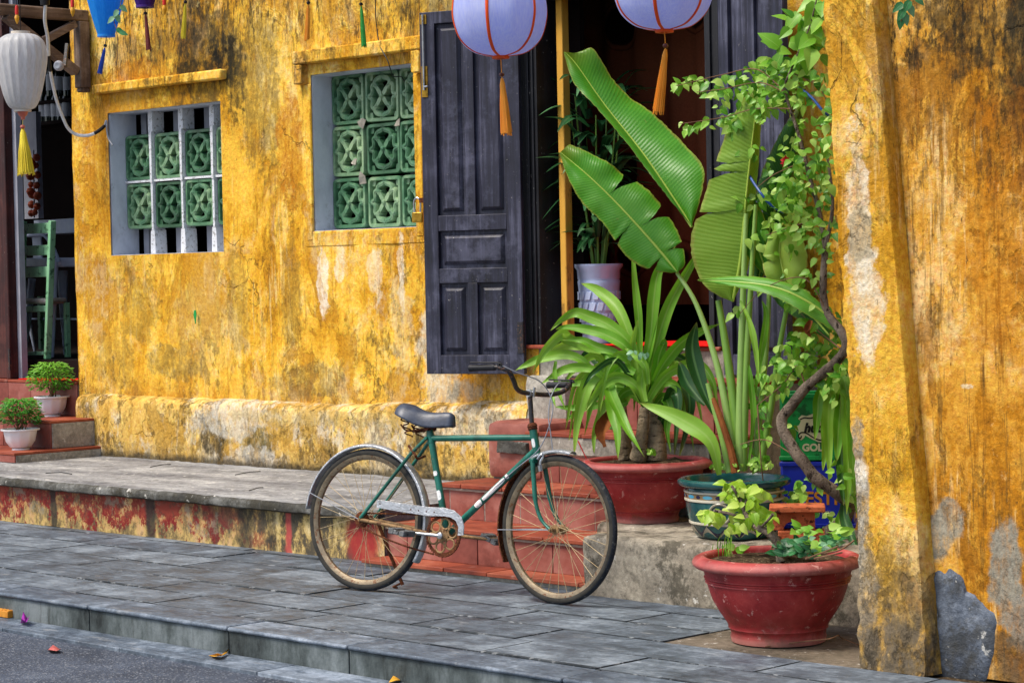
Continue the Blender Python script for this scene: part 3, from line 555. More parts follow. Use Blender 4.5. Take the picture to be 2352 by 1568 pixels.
# ------------------------------------------------------------------ yellow house
house = thing('yellow_house', 'weathered yellow limewashed house front with two green lattice windows and open black doors', 'house', (-2.5, 1.4, 0))
HOLES = [(-5.31, -4.03, 1.69, 2.69), (-3.10, -2.14, 1.80, 2.79), (-1.32, .25, 0.0, 3.15)]
def wall_grid(x0, x1, z0, z1, Y, holes, dx=.06, amp=.007, seed=0):
    def cuts(a, c, marks):
        m = sorted(set([a, c] + [q for q in marks if a < q < c])); out = []
        for p, q in zip(m[:-1], m[1:]):
            k = max(1, round((q - p) / dx)); out += [lerp(p, q, i / k) for i in range(k)]
        return out + [c]
    X = cuts(x0, x1, [h[i] for h in holes for i in (0, 1)]); Z = cuts(z0, z1, [h[i] for h in holes for i in (2, 3)])
    b = MB(); g = {}
    def vert(i, j):
        if (i, j) not in g:
            x, z = X[i], Z[j]; e = min([1.0] + [max(abs(x - (h[0] + h[1]) / 2) - (h[1] - h[0]) / 2, abs(z - (h[2] + h[3]) / 2) - (h[3] - h[2]) / 2) for h in holes]); k = min(1, max(0, e / .08))
            g[i, j] = b.V((x, Y - amp * k * (1.2 * fractal((x, seed, z), 1.6) + .5 * fractal((x, seed + 4, z), 7)), z))
        return g[i, j]
    for i in range(len(X) - 1):
        for j in range(len(Z) - 1):
            cx, cz = (X[i] + X[i + 1]) / 2, (Z[j] + Z[j + 1]) / 2
            if any(h[0] < cx < h[1] and h[2] < cz < h[3] for h in holes): continue
            b.F((vert(i, j), vert(i + 1, j), vert(i + 1, j + 1), vert(i, j + 1)))
    return b
b = wall_grid(-5.75, 6.0, 0, 4.6, 1.4, HOLES)
# left end of the wall, the back face, and the top
b.quad((-5.75, 1.62, 0), (-5.75, 1.4, 0), (-5.75, 1.4, 4.6), (-5.75, 1.62, 4.6)); b.quad((6, 1.4, 0), (6, 1.62, 0), (6, 1.62, 4.6), (6, 1.4, 4.6)); b.quad((-5.75, 1.4, 4.6), (6, 1.4, 4.6), (6, 1.62, 4.6), (-5.75, 1.62, 4.6))
b.build('wall', M['wall'], house)
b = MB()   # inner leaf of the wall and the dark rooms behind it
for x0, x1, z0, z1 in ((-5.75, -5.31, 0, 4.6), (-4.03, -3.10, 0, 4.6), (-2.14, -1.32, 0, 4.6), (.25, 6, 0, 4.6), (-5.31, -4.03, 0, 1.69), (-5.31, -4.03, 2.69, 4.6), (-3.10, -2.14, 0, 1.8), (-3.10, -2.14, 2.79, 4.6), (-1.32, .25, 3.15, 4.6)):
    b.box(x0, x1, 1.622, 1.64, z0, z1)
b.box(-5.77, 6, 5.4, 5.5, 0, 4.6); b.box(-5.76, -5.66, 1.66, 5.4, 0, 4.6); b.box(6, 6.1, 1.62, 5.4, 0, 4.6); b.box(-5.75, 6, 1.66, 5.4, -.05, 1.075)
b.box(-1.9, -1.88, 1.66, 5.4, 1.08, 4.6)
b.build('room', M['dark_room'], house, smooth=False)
b = MB(); b.box(-5.7, 6.0, 1.3, 5.5, 4.605, 4.8); b.build('unseen_roof', M['bracket'], house)  # unseen slab added over the house to keep its rooms dark
# plinth with a rounded, uneven top
b = MB(); prof = [(1.30, .27), (1.295, .36), (1.30, .5), (1.302, .62), (1.31, .665), (1.335, .692), (1.375, .705), (1.42, .715)]
rows = []; n = 130
for i in range(n + 1):
    x = lerp(-5.65, -1.15, i / n); k = 1 if x < -2 else 1 + (x + 2) * .09
    rows.append([b.V((x, y + .016 * fractal((x, y * 3, z), 2.6) + .006 * fractal((x, 7, z), 12), (z if z < .5 else .5 + (z - .5) * (1 + .25 * (x > -2.6) * min(1, (x + 2.6)))) + .012 * fractal((x, 3, z), 2.2) * (z > .3))) for y, z in prof])
for i in range(n):
    for k in range(len(prof) - 1): b.F((rows[i][k], rows[i + 1][k], rows[i + 1][k + 1], rows[i][k + 1]))
b.F([b.V((-5.65, 1.45, .27))] + [rows[0][k] for k in range(len(prof))]); b.F([rows[n][k] for k in range(len(prof))][::-1] + [b.V((-1.15, 1.45, .27))])
b.build('plinth', M['plinth'], house)
# broken masonry under the door sill
b = wall_grid(-1.325, -1.13, .0, 1.07, 1.4, [], .05, .004, 0); b.build('wall_foot', M['wall'], house)
b = wall_grid(-1.15, .9, .0, 1.07, 1.385, [], .05, .03, 3); b.build('sill_masonry', M['step_side'], house)
b = MB(); b.box(-1.32, .25, 1.36, 1.66, 1.07, 1.092); b.build('threshold', M['tread'], house, bevel=.006)
# mouldings over the windows
b = MB(); b.box(-5.42, -3.955, 1.345, 1.41, 2.828, 2.895); b.build('window_hood', M['trim'], house, bevel=.012)
b = MB(); b.box(-3.21, -2.015, 1.34, 1.41, 2.86, 2.945); b.build('window_hood', M['trim'], house, bevel=.01)
for a, c, z in ((-3.21, -3.13, 2.735), (-2.105, -2.03, 2.725)): b = MB(); b.box(a, c, 1.345, 1.41, z, 2.859); b.build('window_hood_drop', M['trim'], house, bevel=.008)
b = MB(); b.box(-3.16, -3.102, 1.391, 1.41, 1.74, 2.734); b.box(-2.138, -2.07, 1.391, 1.41, 1.74, 2.724); b.box(-3.18, -2.05, 1.3945, 1.41, 1.70, 1.798); b.build('window_surround', M['wall'], house, bevel=.012)

# lattice windows
def reveal(x0, x1, z0, z1, yb=1.64):
    b = MB(); e = .003
    b.box(x0 - .02, x0 + e, 1.413, yb, z0 - .01, z1 + .01); b.box(x1 - e, x1 + .02, 1.413, yb, z0 - .01, z1 + .01); b.box(x0, x1, 1.413, yb, z1 - e, z1 + .02); b.box(x0, x1, 1.402, yb, z0 - .03, z0 + e); return b
BS = .157
def block_mb():
    b = MB(); U = Vector((1, 0, 0)); W = Vector((0, 0, 1)); N = Vector((0, -1, 0)); s = BS
    fr = []
    for cx, cy, a0 in ((.78, .78, 0), (-.78, .78, 90), (-.78, -.78, 180), (.78, -.78, 270)):
        for k in range(4): a = R(a0 + k * 30); fr.append(((cx + .13 * math.cos(a)) * s, (cy + .13 * math.sin(a)) * s))
    b.band(fr, .17 * s, .062, (0, 0, 0), U, W, N, 0, True)
    og = [(0, .92), (.0, .80), (.13, .71), (.33, .66), (.44, .54), (.38, .40), (.30, .33)]; sd = [(.36, .38), (.52, .46), (.62, .38), (.60, .20), (.66, .07), (.90, .0)]
    for sx in (1, -1):
        for sz in (1, -1):
            for P, w, d in ((og, .24, .058), (sd, .22, .056)):
                q = spline([(sx * p[0] * s, sz * p[1] * s) for p in P], 4); b.band(q, w * s, d, (0, 0, 0), U, W, N, .003)
                b.band(q, w * .3 * s, .006, (0, 0, 0), U, W, N, .057)
            pet = [(.0, .0), (.14, .02), (.26, .14), (.34, .28), (.38, .42), (.28, .42), (.15, .30), (.03, .16)]
            pp = [(sx * p[0] * s, sz * p[1] * s) for p in pet]; b.plate(pp if sx * sz > 0 else pp[::-1], .061, (0, 0, 0), U, W, N)
            b.plate([(sx * .66 * s, sz * .62 * s), (sx * .88 * s, sz * .62 * s), (sx * .88 * s, sz * .88 * s), (sx * .62 * s, sz * .88 * s), (sx * .62 * s, sz * .74 * s)][::(1 if sx * sz > 0 else -1)], .045, (0, 0, 0), U, W, N)
    b.lathe([(.001, .0), (.10 * s, .0), (.08 * s, .012), (.001, .016)], 12, (0, -.062, 0), (0, -1, 0)); return b
_proto = None
def place_blocks(win, xs, zs, Y, sx=1.0, missing=()):
    global _proto
    for zi, z in enumerate(zs):
        for xi, x in enumerate(xs):
            if _proto is None:
                _proto = block_mb().build('screen_block', M['block'], None); o = _proto
            else: o = _proto.copy(); COL.objects.link(o)
            o.parent = win; o.location = Vector((x + random.uniform(-.004, .004), Y + random.uniform(-.004, .006), z + random.uniform(-.003, .003))) - house.location
            o.rotation_euler = (0, R(random.uniform(-.8, .8)), R(random.uniform(-1, 1))); o.scale = (sx, 1, 1.03)
w1 = reveal(*HOLES[0]).build('window', M['reveal'], house, smooth=False)
place_blocks(w1, (-5.152, -4.805, -4.458, -4.111), (2.375, 2.035), 1.6)
def mull(b, x, z0, z1, y0, y1, w0, w1, flare):
    n = 10
    for i in range(n):
        pass
    P = []
    for i in range(n + 1):
        u = i / n; z = lerp(z0, z1, u); w = lerp(w0, w1, (u if flare > 0 else 1 - u) ** 2)
        P.append([b.V((x - w / 2, y0, z)), b.V((x + w / 2, y0, z)), b.V((x + w / 2, y1, z)), b.V((x - w / 2, y1, z))])
    for i in range(n):
        for k in range(4): b.F((P[i][k], P[i][(k + 1) % 4], P[i + 1][(k + 1) % 4], P[i + 1][k]))
for x in (-4.978, -4.631, -4.284):
    b = MB(); mull(b, x, 2.19, 2.545, 1.515, 1.62, .022, .03, 1); mull(b, x, 1.86, 2.19, 1.52, 1.62, .02, .022, 1); mull(b, x, 2.545, 2.69, 1.52, 1.62, .05, .05, 1); mull(b, x, 1.69, 1.862, 1.52, 1.62, .055, .04, 1)
    b.build('mullion', M['mortar'], w1)
b = MB(); b.box(-5.3, -4.05, 1.53, 1.62, 2.198, 2.213); b.build('mortar_course', M['mortar'], w1)
b = MB()
for x in (-5.24, -4.86, -4.51, -4.16): b.box(x - .03, x + .03, 1.655, 1.7, 1.69, 2.69)
b.build('rear_bar', M['board'], w1)
b = MB(); b.box(-4.47, -4.2, 1.9, 1.92, 1.6, 2.75); b.build('shutter_board', M['post'], w1)
w2 = reveal(*HOLES[1]).build('window', M['reveal'], house, smooth=False)
place_blocks(w2, (-2.938, -2.616, -2.294), (2.632, 2.302, 1.972), 1.625, .99)
b = MB(); b.box(-2.62, -2.42, 1.8, 1.82, 1.8, 2.8); b.build('shutter_board', M['board'], w2)
for x, z, a, k_ in ((-2.79, 2.47, .5, 1.1), (-2.80, 2.12, -.6, 1.2), (-2.87, 2.23, .9, .7), (-2.455, 2.45, 1.2, .8)):   # broken shards at the chipped corners
    c = Vector((x, 1.552, z)); b = MB(); b.F([b.V(c + Vector((.028 * k_ * r * math.cos(a + k), .012 * math.cos(k), .04 * k_ * r * math.sin(a + k)))) for k, r in ((0, 1), (1.1, .8), (2.4, 1.1), (3.3, .6), (4.6, .9))])
    b.build('broken_edge', M['grout'], w2, thick=.006, smooth=False)

# doors
def door_leaf(hx, hy, ang, width, z0, z1, flip):
    """hinge at (hx, hy); the leaf runs from the hinge in direction ang; face towards the street."""
    U = Vector((math.cos(ang), math.sin(ang), 0)); N = Vector((U.y, -U.x, 0)); N = N if N.y < 0 else -N
    b = MB(); H = z1 - z0; T = .036; org = Vector((hx, hy, z0))
    def P(u, z, n): return org + U * (u * width) + Vector((0, 0, z)) + N * n
    def blk(u0, u1, a, c, n0, n1, inset=0.0):
        i = inset / width; q = [P(u0, a, n0), P(u1, a, n0), P(u1, c, n0), P(u0, c, n0), P(u0 + i, a + inset, n1), P(u1 - i, a + inset, n1), P(u1 - i, c - inset, n1), P(u0 + i, c - inset, n1)]
        b.hexa(q if (U.cross(Vector((0, 0, 1)))).dot(N) > 0 else [q[k] for k in (3, 2, 1, 0, 7, 6, 5, 4)])
    e = .15; rails = [(0, .105), (.515, .600), (.80, .885), (H - .075, H)]
    blk(0, e, 0, H, 0, T); blk(1 - e, 1, 0, H, 0, T)
    rz = [(0, .11), (.53, .615), (.835, .925), (H - .07, H)]
    for a, c in rz: blk(e, 1 - e, a, c, 0, T - .001)
    for a, c in ((.11, .53), (.925, H - .07)): blk(.46, .56, a, c, 0, T - .002)
    blk(e, 1 - e, .11, H - .07, 0, .012)
    for u0, u1, a, c in ((e, .46, .11, .53), (.56, 1 - e, .11, .53), (e, 1 - e, .615, .835), (e, .46, .925, H - .07), (.56, 1 - e, .925, H - .07)):
        g = .022; blk(u0 + g / width, u1 - g / width, a + g, c - g, .0125, .03, .022)
    d = b.build('door', M['door'], house, bevel=.003)
    return d, P, U, N
dA = math.pi + R(19.75)
door1, P1, U1, N1 = door_leaf(-1.195, 1.368, dA, .632, .926, 3.04, 1)
u = .955
for a, c in ((1.62, 1.8), (2.045, 2.1)): b = MB(); b.hexa([P1(u - .03, a, .036), P1(u + .03, a, .036), P1(u + .03, c, .036), P1(u - .03, c, .036), P1(u - .03, a, .041), P1(u + .03, a, .041), P1(u + .03, c, .041), P1(u - .03, c, .041)]); b.build('bolt_plate', M['brass'], door1)
b = MB(); b.tube([P1(u, 1.66, .05), P1(u, 2.1, .05)], .006); b.tube([P1(u, 1.68, .05), P1(u - .05, 1.68, .062)], .006); b.build('bolt_rod', M['steel'], door1)
b = MB(); b.bar(P1(1.0, 1.02, .02), P1(1.05, 1.02, .02), .012, .03); b.build('hasp', M['rust'], door1)
b = MB(); b.tube([P1(.01, .12, .035), P1(.01, .3, .035)], .011); b.hexa([P1(.0, .12, .0365), P1(.06, .12, .0365), P1(.06, .3, .0365), P1(.0, .3, .0365), P1(.0, .12, .041), P1(.06, .12, .041), P1(.06, .3, .041), P1(.0, .3, .041)]); b.build('hinge', M['black_metal'], door1)
door2, P2, U2, N2 = door_leaf(.285, 1.40, -R(19), .62, .945, 3.06, -1)
b = MB(); b.box(-1.32, -1.115, 1.41, 1.66, 1.092, 3.15); b.box(-1.19, -1.17, 1.395, 1.41, 1.092, 3.15); b.box(-1.15, -1.135, 1.398, 1.41, 1.092, 3.15); b.box(.17, .265, 1.375, 1.66, 1.092, 3.15); b.box(.2, .22, 1.36, 1.375, 1.092, 3.15)
b.box(-1.32, .265, 1.374, 1.66, 3.075, 3.15); b.build('door_frame', M['door_frame'], house, bevel=.004)
b = MB(); b.box(-1.25, -1.0, 1.662, 1.70, 1.076, 3.2); b.build('inner_wall_end', M['dark_room'], house)
_x = PY(1281, 300, 1.48).x; b = MB(); b.box(_x, _x + .048, 1.48, 1.54, 1.094, 3.074); b.build('inner_post', M['post'], house, bevel=.006)
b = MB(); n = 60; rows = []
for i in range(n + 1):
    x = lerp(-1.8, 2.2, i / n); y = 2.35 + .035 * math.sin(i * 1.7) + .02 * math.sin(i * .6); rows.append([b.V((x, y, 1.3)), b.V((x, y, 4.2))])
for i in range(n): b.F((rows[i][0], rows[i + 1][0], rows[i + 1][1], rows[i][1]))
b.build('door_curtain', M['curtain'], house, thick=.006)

# padlock hanging on the left leaf
c = P1(1.075, .985, .02); pl = thing('padlock', 'brass padlock hanging from the hasp on the open black door', 'padlock', c)
Wz = Vector((0, 0, 1)); b = MB(); b.obox(c - Wz * .065, U1 * -.034, N1 * .011, Wz * .03); b.build('body', M['brass'], pl, bevel=.004)
b = MB(); b.tube([c + U1 * .02 - Wz * .036, c + U1 * .022 + Wz * .01] + [c + U1 * (.022 * math.cos(t)) + Wz * (.02 + .03 * math.sin(t)) for t in (0.4, .9, 1.57, 2.2, 2.7)] + [c - U1 * .022 + Wz * .01, c - U1 * .02 - Wz * .036], .006); b.build('shackle', M['steel'], pl)

# red mat on the sill
b = MB(); b.box(-.55, .2, 1.335, 1.9, 1.0935, 1.103); tag(b.build('door_mat', M['mat_red'], None, bevel=.003), 'thin red mat lying on the sill of the open house door', 'mat')

# ------------------------------------------------------------------ the steps to the door
stair = thing('staircase', 'worn red tiled steps leading up to the black double door', 'steps', (-.1, .3, 0))
def tiles_x(name, x0, x1, y0, y1, z0, z1, w, mat, off=0.0, upright=True, yd=None):
    b = MB(); x = x0 - off
    while x < x1 - .01:
        a = max(x, x0); c = min(x + w, x1)
        if c - a > .01:
            j = random.uniform(-.002, .002); b.box(a + .0025, c - .0025, y0 + j, y1, z0, z1 + (0 if upright else j), random.random())
        x += w
    return b.build(name, mat, stair, bevel=.003)
steps = [(-.88, .73, -.21, -.03, .0, .04), (-.88, .73, -.055, .3, .04, .215), (-.80, .44, .275, .62, .215, .40), (-.46, .8, .595, .95, .40, .665), (-.62, .8, .925, 1.36, .665, .93)]
for i, (x0, x1, y0, y1, z0, z1) in enumerate(steps):
    if i: tiles_x('riser', x0, x1, y0 + .022, y0 + .05, z0 + .0005, z1 - (.034 if i != 3 else .12), .262, M['riser'], .1 * i); 
    tiles_x('tread', x0 - .004, x1, y0, y1 + (.03 if i < 4 else 0), z1 - .02, z1, .31, M['tread'], .07 * i, False)
    if i:
        b = MB(); rough_strip(b, x0, x1, [(y0 + .028, z1 - (.036 if i != 3 else .122)), (y0 + .012, z1 - (.034 if i != 3 else .11)), (y0 + .008, z1 - .0215)], 60, .004, 16); b.build('mortar_bed', M['grout'] if i != 3 else M['step_side'], stair)
b = MB(); b.box(-.878, .728, -.19, .3, -.02, .018); b.box(-.878, .728, .0, .3, 0, .194); b.box(-.798, .438, .3, .62, 0, .379); b.box(-.74, .798, .63, .95, 0, .644); b.box(-.62, .798, .96, 1.38, 0, .909); b.build('core', M['step_side'], stair)
def rough_block(x0, x1, y0, y1, z0, z1, amp=.01, n=9):
    b = MB(); 
    def face(o, du, dv):
        g = [[b.V(Vector(o) + Vector(du) * (i / n) + Vector(dv) * (j / n)) for j in range(n + 1)] for i in range(n + 1)]
        for i in range(n):
            for j in range(n): b.F((g[i][j], g[i + 1][j], g[i + 1][j + 1], g[i][j + 1]))
    X, Y, Z = x1 - x0, y1 - y0, z1 - z0
    face((x0, y0, z0), (X, 0, 0), (0, 0, Z)); face((x1, y1, z0), (-X, 0, 0), (0, 0, Z)); face((x0, y1, z0), (0, -Y, 0), (0, 0, Z)); face((x1, y0, z0), (0, Y, 0), (0, 0, Z)); face((x0, y0, z1), (X, 0, 0), (0, Y, 0))
    r = min(X, Y, Z) * .12; c = Vector(((x0 + x1) / 2, (y0 + y1) / 2, (z0 + z1) / 2))
    for i, p in enumerate(b.v):
        q = Vector(p); e = [max(0, abs(q[k] - c[k]) - ((X, Y, Z)[k] / 2 - r)) for k in range(3)]; L = math.sqrt(sum(t * t for t in e))
        if L > r: 
            for k in range(3): q[k] -= math.copysign(e[k] * (1 - r / L), q[k] - c[k])
        nv = mnoise.noise_vector(q * 7) + mnoise.noise_vector(q * 22) * .5; b.v[i] = tuple(q + nv * amp)
    return b
rough_block(-.76, -.36, .60, .98, .40, .715, .007).build('side_block', M['brick_pink'], stair)
rough_block(-.66, -.44, .575, .66, .545, .61, .012).build('mortar_lump', M['lip'], stair)
rough_block(-.76, -.45, .9, 1.2, .38, .95, .015).build('side_block', M['step_side'], stair)

# concrete ledge carrying the pots
ledge = thing('concrete_ledge', 'mouldy grey concrete ledge beside the red steps, with big plant pots on it', 'ledge', (1.6, .2, 0))
rough_block(.73, 2.75, -.265, .62, -.05, .282, .008, 40).build('block', M['ledge'], ledge); rough_block(.445, .76, .14, .6, .0, .281, .006, 14).build('side_block', M['ledge'], ledge)
# ------------------------------------------------------------------ garden wall on the right
gw = thing('garden_wall', 'stained orange yellow garden wall with a crumbling pilaster at its end', 'wall', (3.6, -.9, 0))
def ledge_x(z, left): return (2.922 - .06 * z) if left else (3.222 - .083 * z)
b = MB(); NZ = 90; NX = 14; rows = []
for j in range(NZ + 1):
    z = 3.4 * (j / NZ) ** 1.15; low = max(0, 1 - z / .55); L = ledge_x(z, True); Q = ledge_x(z, False)
    L += .012 * fractal((z, 1, 2), 6) + .012 * mnoise.noise(Vector((z * 22, 1, 7))) + .03 * low * fractal((z, 5, 2), 9) - .01 * low; chip = .012 * max(0, mnoise.noise(Vector((z * 9, 3, 0))))
    row = [(L + .02, -.70), (L + .004, -.85), (L, -1.02)]
    for i in range(NX + 1):
        x = lerp(L + .012, Q - .008, i / NX); d = .006 * fractal((x, 2, z), 4) + (.022 * fractal((x, 6, z), 7)) * low - .035 * low * low + .02 * max(0, mnoise.noise(Vector((x * 9, z * 9, 4)))) * low
        row.append((x, -1.048 + d + (chip if i == 0 else 0)))
    row += [(Q, -1.035), (Q + .004, -.975)]
    rows.append([b.V((x, y, z)) for x, y in row])
for j in range(NZ):
    for i in range(len(rows[0]) - 1): b.F((rows[j][i], rows[j][i + 1], rows[j + 1][i + 1], rows[j + 1][i]))
b.build('pilaster', M['pilaster'], gw)
b = wall_grid(2.92, 7.0, 0, 3.4, -.975, [], .05, .006, 5)
for i, p in enumerate(b.v):
    if p[0] < 3.3: b.v[i] = (max(p[0], ledge_x(p[2], False) - .06), p[1], p[2])
b.quad((2.9, -.70, 0), (7, -.70, 0), (7, -.70, 3.4), (2.72, -.70, 3.4)); b.quad((2.72, -.975, 3.4), (7, -.975, 3.4), (7, -.7, 3.4), (2.72, -.7, 3.4)); b.build('wall_face', M['garden_wall'], gw)
pts = [(2137, 1318), (2150, 1306), (2166, 1316), (2180, 1304), (2206, 1322), (2218, 1356), (2236, 1366), (2262, 1392), (2286, 1408), (2290, 1436), (2278, 1500), (2262, 1560), (2250, 1580), (2150, 1580), (2138, 1500), (2136, 1400)]
P = [PY(x, y, -.985) for x, y in pts]; pp = [Vector((p.x, 0, max(-.03, p.z))) for p in P]; c = sum(pp, Vector()) / len(pp)
b = MB(); K = 7; ring = []
out_ = []
for i in range(len(pp)):
    a, d = pp[i], pp[(i + 1) % len(pp)]
    for k in range(4): q = lerp(a, d, k / 4); out_.append(q + Vector((.006 * mnoise.noise(q * 40), 0, .006 * mnoise.noise(q * 40 + Vector((5, 5, 5))))))
for k in range(K + 1):
    u = k / K; ring.append([b.V((lerp(q.x, c.x, u), (-.986 if k else -.974) + .007 * fractal((lerp(q.x, c.x, u), 1, lerp(q.z, c.z, u)), 9), lerp(q.z, c.z, u))) for q in out_])
m = len(out_)
for k in range(K):
    for i in range(m): b.F((ring[k][i], ring[k][(i + 1) % m], ring[k + 1][(i + 1) % m], ring[k + 1][i]))
b.build('cement_patch', M['grey_mortar'], gw)

# ------------------------------------------------------------------ shop on the left
shop = thing('shop', 'dark open shop with a red brown wooden door jamb beside the yellow house', 'shop', (-7.5, 1.6, 0))
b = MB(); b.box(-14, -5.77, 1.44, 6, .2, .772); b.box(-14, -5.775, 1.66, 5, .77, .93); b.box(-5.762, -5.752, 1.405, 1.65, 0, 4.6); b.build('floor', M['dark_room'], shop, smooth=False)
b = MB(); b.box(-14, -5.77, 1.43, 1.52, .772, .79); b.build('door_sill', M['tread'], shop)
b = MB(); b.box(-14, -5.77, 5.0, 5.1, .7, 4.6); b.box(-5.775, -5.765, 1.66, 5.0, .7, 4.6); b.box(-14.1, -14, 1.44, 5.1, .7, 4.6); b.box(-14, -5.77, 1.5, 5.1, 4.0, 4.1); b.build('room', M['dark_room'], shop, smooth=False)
def c6(x, y): return (.238 * x, 488 + .238 * y)
a = PY(42, 840, 1.52); b = MB()
b.box(a.x - 1.6, a.x - .09, 1.50, 1.56, .79, 4.0); b.box(a.x - .07, a.x - .015, 1.46, 1.56, .79, 4.0); b.build('door_jamb', M['shop_wood'], shop, bevel=.008)
b = MB(); b.box(a.x - .013, a.x + .035, 1.53, 1.58, .79, 4.0); b.build('inner_jamb', M['board'], shop)
b = MB(); b.box(a.x - .02, a.x + .0, 1.445, 1.462, .86, 1.02); b.build('hinge', M['black_metal'], shop)
p0 = PY(50, 260, 2.6); p1 = PY(112, 500, 2.6); b = MB(); b.box(p0.x, p1.x - .15, 2.6, 2.65, p1.z, p0.z); b.build('partition', M['board'], shop)
p0 = PY(78, 512, 2.45); p1 = PY(170, 540, 2.45); b = MB(); b.box(p0.x, -5.78, 2.45, 2.8, p1.z + .02, p0.z + .02); b.build('counter', M['chair_white'], shop)
p0 = PY(90, 282, 2.9); p1 = PY(170, 225, 2.9); b = MB(); b.box(p0.x - .3, -5.78, 2.85, 3.1, p0.z - .03, p0.z); b.box(p0.x - .3, -5.78, 2.85, 3.1, p1.z - .03, p1.z); b.build('shelf', M['dark_room'], shop)
for x, yb in ((100, 282), (113, 282), (128, 282), (141, 282), (154, 282), (117, 222), (135, 222), (156, 222)):
    p = PY(x, yb, 2.9); k = random.uniform(.9, 1.1); g = thing('bottle', 'dark bottle with pale paper label on the back shelf of the shop', 'bottle', p, 'bottles on the shop shelf')
    b = MB(); b.lathe([(.001, .001), (.038, .001), (.038, .19 * k), (.014, .235 * k), (.014, .29 * k), (.001, .29 * k)], 14, p); b.build('glass', M['bottle'], g)
    b = MB(); b.lathe([(.0388, .05), (.0388, .17 * k)], 14, p); b.build('label', M['label'], g)
s = PY(78, 500, 2.4); g = thing('bulb_string', 'string of round red brown bulbs hanging inside the dark shop', 'garland', s)
b = MB(); b.tube([PY(77, 345, 2.4), PY(79, 500, 2.4)], .006); b.build('cord', M['board'], g)
for i, (x, y) in enumerate(((72, 372), (84, 362), (70, 388), (82, 380), (70, 404), (86, 402), (84, 426), (71, 424), (74, 446), (86, 450), (70, 440), (73, 470), (85, 474), (72, 490), (80, 488))):
    b = MB(); r = random.uniform(.026, .04); b.lathe([(.001, -r), (r * .7, -r * .7), (r, 0), (r * .7, r * .7), (.001, r)], 10, PY(x, y, 2.4 + random.uniform(-.04, .04))); b.build('bulb', M['onion'], g)
# red mat
b = MB(); q = [PZ(*v, .794) for v in ((140, 876), (178, 868), (178, 845), (150, 843))]; b.box(-6.6, -5.8, 1.445, 1.8, .7915, .799); tag(b.build('floor_mat', M['mat_red'], None), 'red mat in the shop doorway behind the upper white flower pot', 'mat')
# green ladder back chair
fl = PY(49, 806, 1.86); fr = PY(109, 824, 1.72)
g = thing('ladder_back_chair', 'green wooden ladder back chair with cream seat inside the shop doorway', 'chair', (fl + fr) / 2)
def ch(x, y, u): return PY(*c6(x, y), lerp(fl.y, fr.y, u))
back = Vector((-.45, .75, 0)).normalized()
b = MB(); b.bar(ch(228, 85, 0), fl, .035, .045, (0, 1, 0)); b.build('leg', M['chair_green'], g, bevel=.005)
b = MB(); b.bar(ch(505, 80, 1), fr, .035, .05, (0, 1, 0)); b.build('leg', M['chair_green'], g, bevel=.005)
for ya, yb in ((108, 200), (322, 412), (530, 622), (905, 960), (1345, 1378)):
    p, q = ch(225 - ya * .02, (ya + yb) / 2 + 6, 0), ch(488 - ya * .05, (ya + yb) / 2 - 6, 1); b = MB(); b.bar(p, q, .02, (yb - ya) * .00085); b.build('slat' if ya < 700 else 'rail', M['chair_green'], g, bevel=.004)
p, q = ch(215, 885, 0), ch(440, 885, 1); b = MB(); b.hexa([p, q, q + back * .38, p + back * .38] + [v + Vector((0, 0, .045)) for v in (p, q, q + back * .38, p + back * .38)]); b.build('seat', M['cushion'], g, bevel=.018)
for p in (fl, fr): b = MB(); b.bar(p + back * .36, p + back * .36 + Vector((0, 0, .42)), .035, .035, (0, 1, 0)); b.build('leg', M['chair_green'], g)
# pale metal chair behind
o = PY(*c6(500, 1390), 1.95); g = thing('metal_chair', 'pale blue metal chair standing behind the green chair in the shop', 'chair', o)
def mc(x, y, dy=0.0): return PY(*c6(x, y), o.y + dy)
for P, r in (([mc(525, 460), mc(515, 900), mc(500, 1395)], (.034, .026, .018)), ([mc(605, 560, .25), mc(610, 900, .25), mc(632, 1370, .25)], (.042, .032, .016)), ([mc(310, 640, .2), mc(275, 1050, .2), mc(240, 1345, .2)], (.03, .022, .014)), ([mc(225, 640, .45), mc(285, 1060, .45), mc(338, 1340, .45)], (.022, .018, .012))):
    b = MB(); b.tube(P, list(r), 10); b.build('leg', M['chair_white'], g)
b = MB(); b.tube(spline([mc(255, 225, .4), mc(400, 215, .3), mc(450, 245, .25), mc(520, 350, .1), mc(575, 490, 0)], 5), .014, 8); b.build('back_frame', M['chair_white'], g)
b = MB(); b.bar(mc(355, 230, .38), mc(372, 520, .38), .12, .012, (0, 1, 0)); b.build('back_splat', M['chair_white'], g)
b = MB(); b.bar(mc(300, 480, .3), mc(720, 480, .15), .3, .07); b.build('seat', M['chair_white'], g, bevel=.01)
b = MB(); b.tube([mc(210, 1025, .3), mc(740, 1028, .1)], .007); b.build('stretcher', M['chair_white'], g)

# steps to the shop and the two white flower pots
ss = thing('shop_steps', 'low red tiled steps in front of the shop with grey concrete sides', 'steps', (-6.5, 1, .283))
for i, (x1, y0, z0, z1) in enumerate(((-5.346, .589, .283, .352), (-5.435, .943, .352, .545), (-5.77, 1.40, .545, .79))):
    b = MB(); b.box(-13, x1, y0 + .012, 1.44 + .01 * i, z0 - (.02 if i == 0 else 0), z1 - .018); b.build('core', M['step_side'], ss, bevel=.006)
    for nm, dims in (('riser', (y0, y0 + .0115, z0 + .001, z1 - .0185)), ('tread', (y0 - .004, 1.42 if i < 2 else 1.428, z1 - .0175, z1))):
        b = MB(); x = x1 - (.004 if nm == 'riser' else 0)
        while x > -9: b.box(x - .296, x, dims[0], dims[1], dims[2], dims[3], random.random()); x -= .3
        b.build(nm, M['riser'] if nm == 'riser' else M['tread'], ss, bevel=.003)

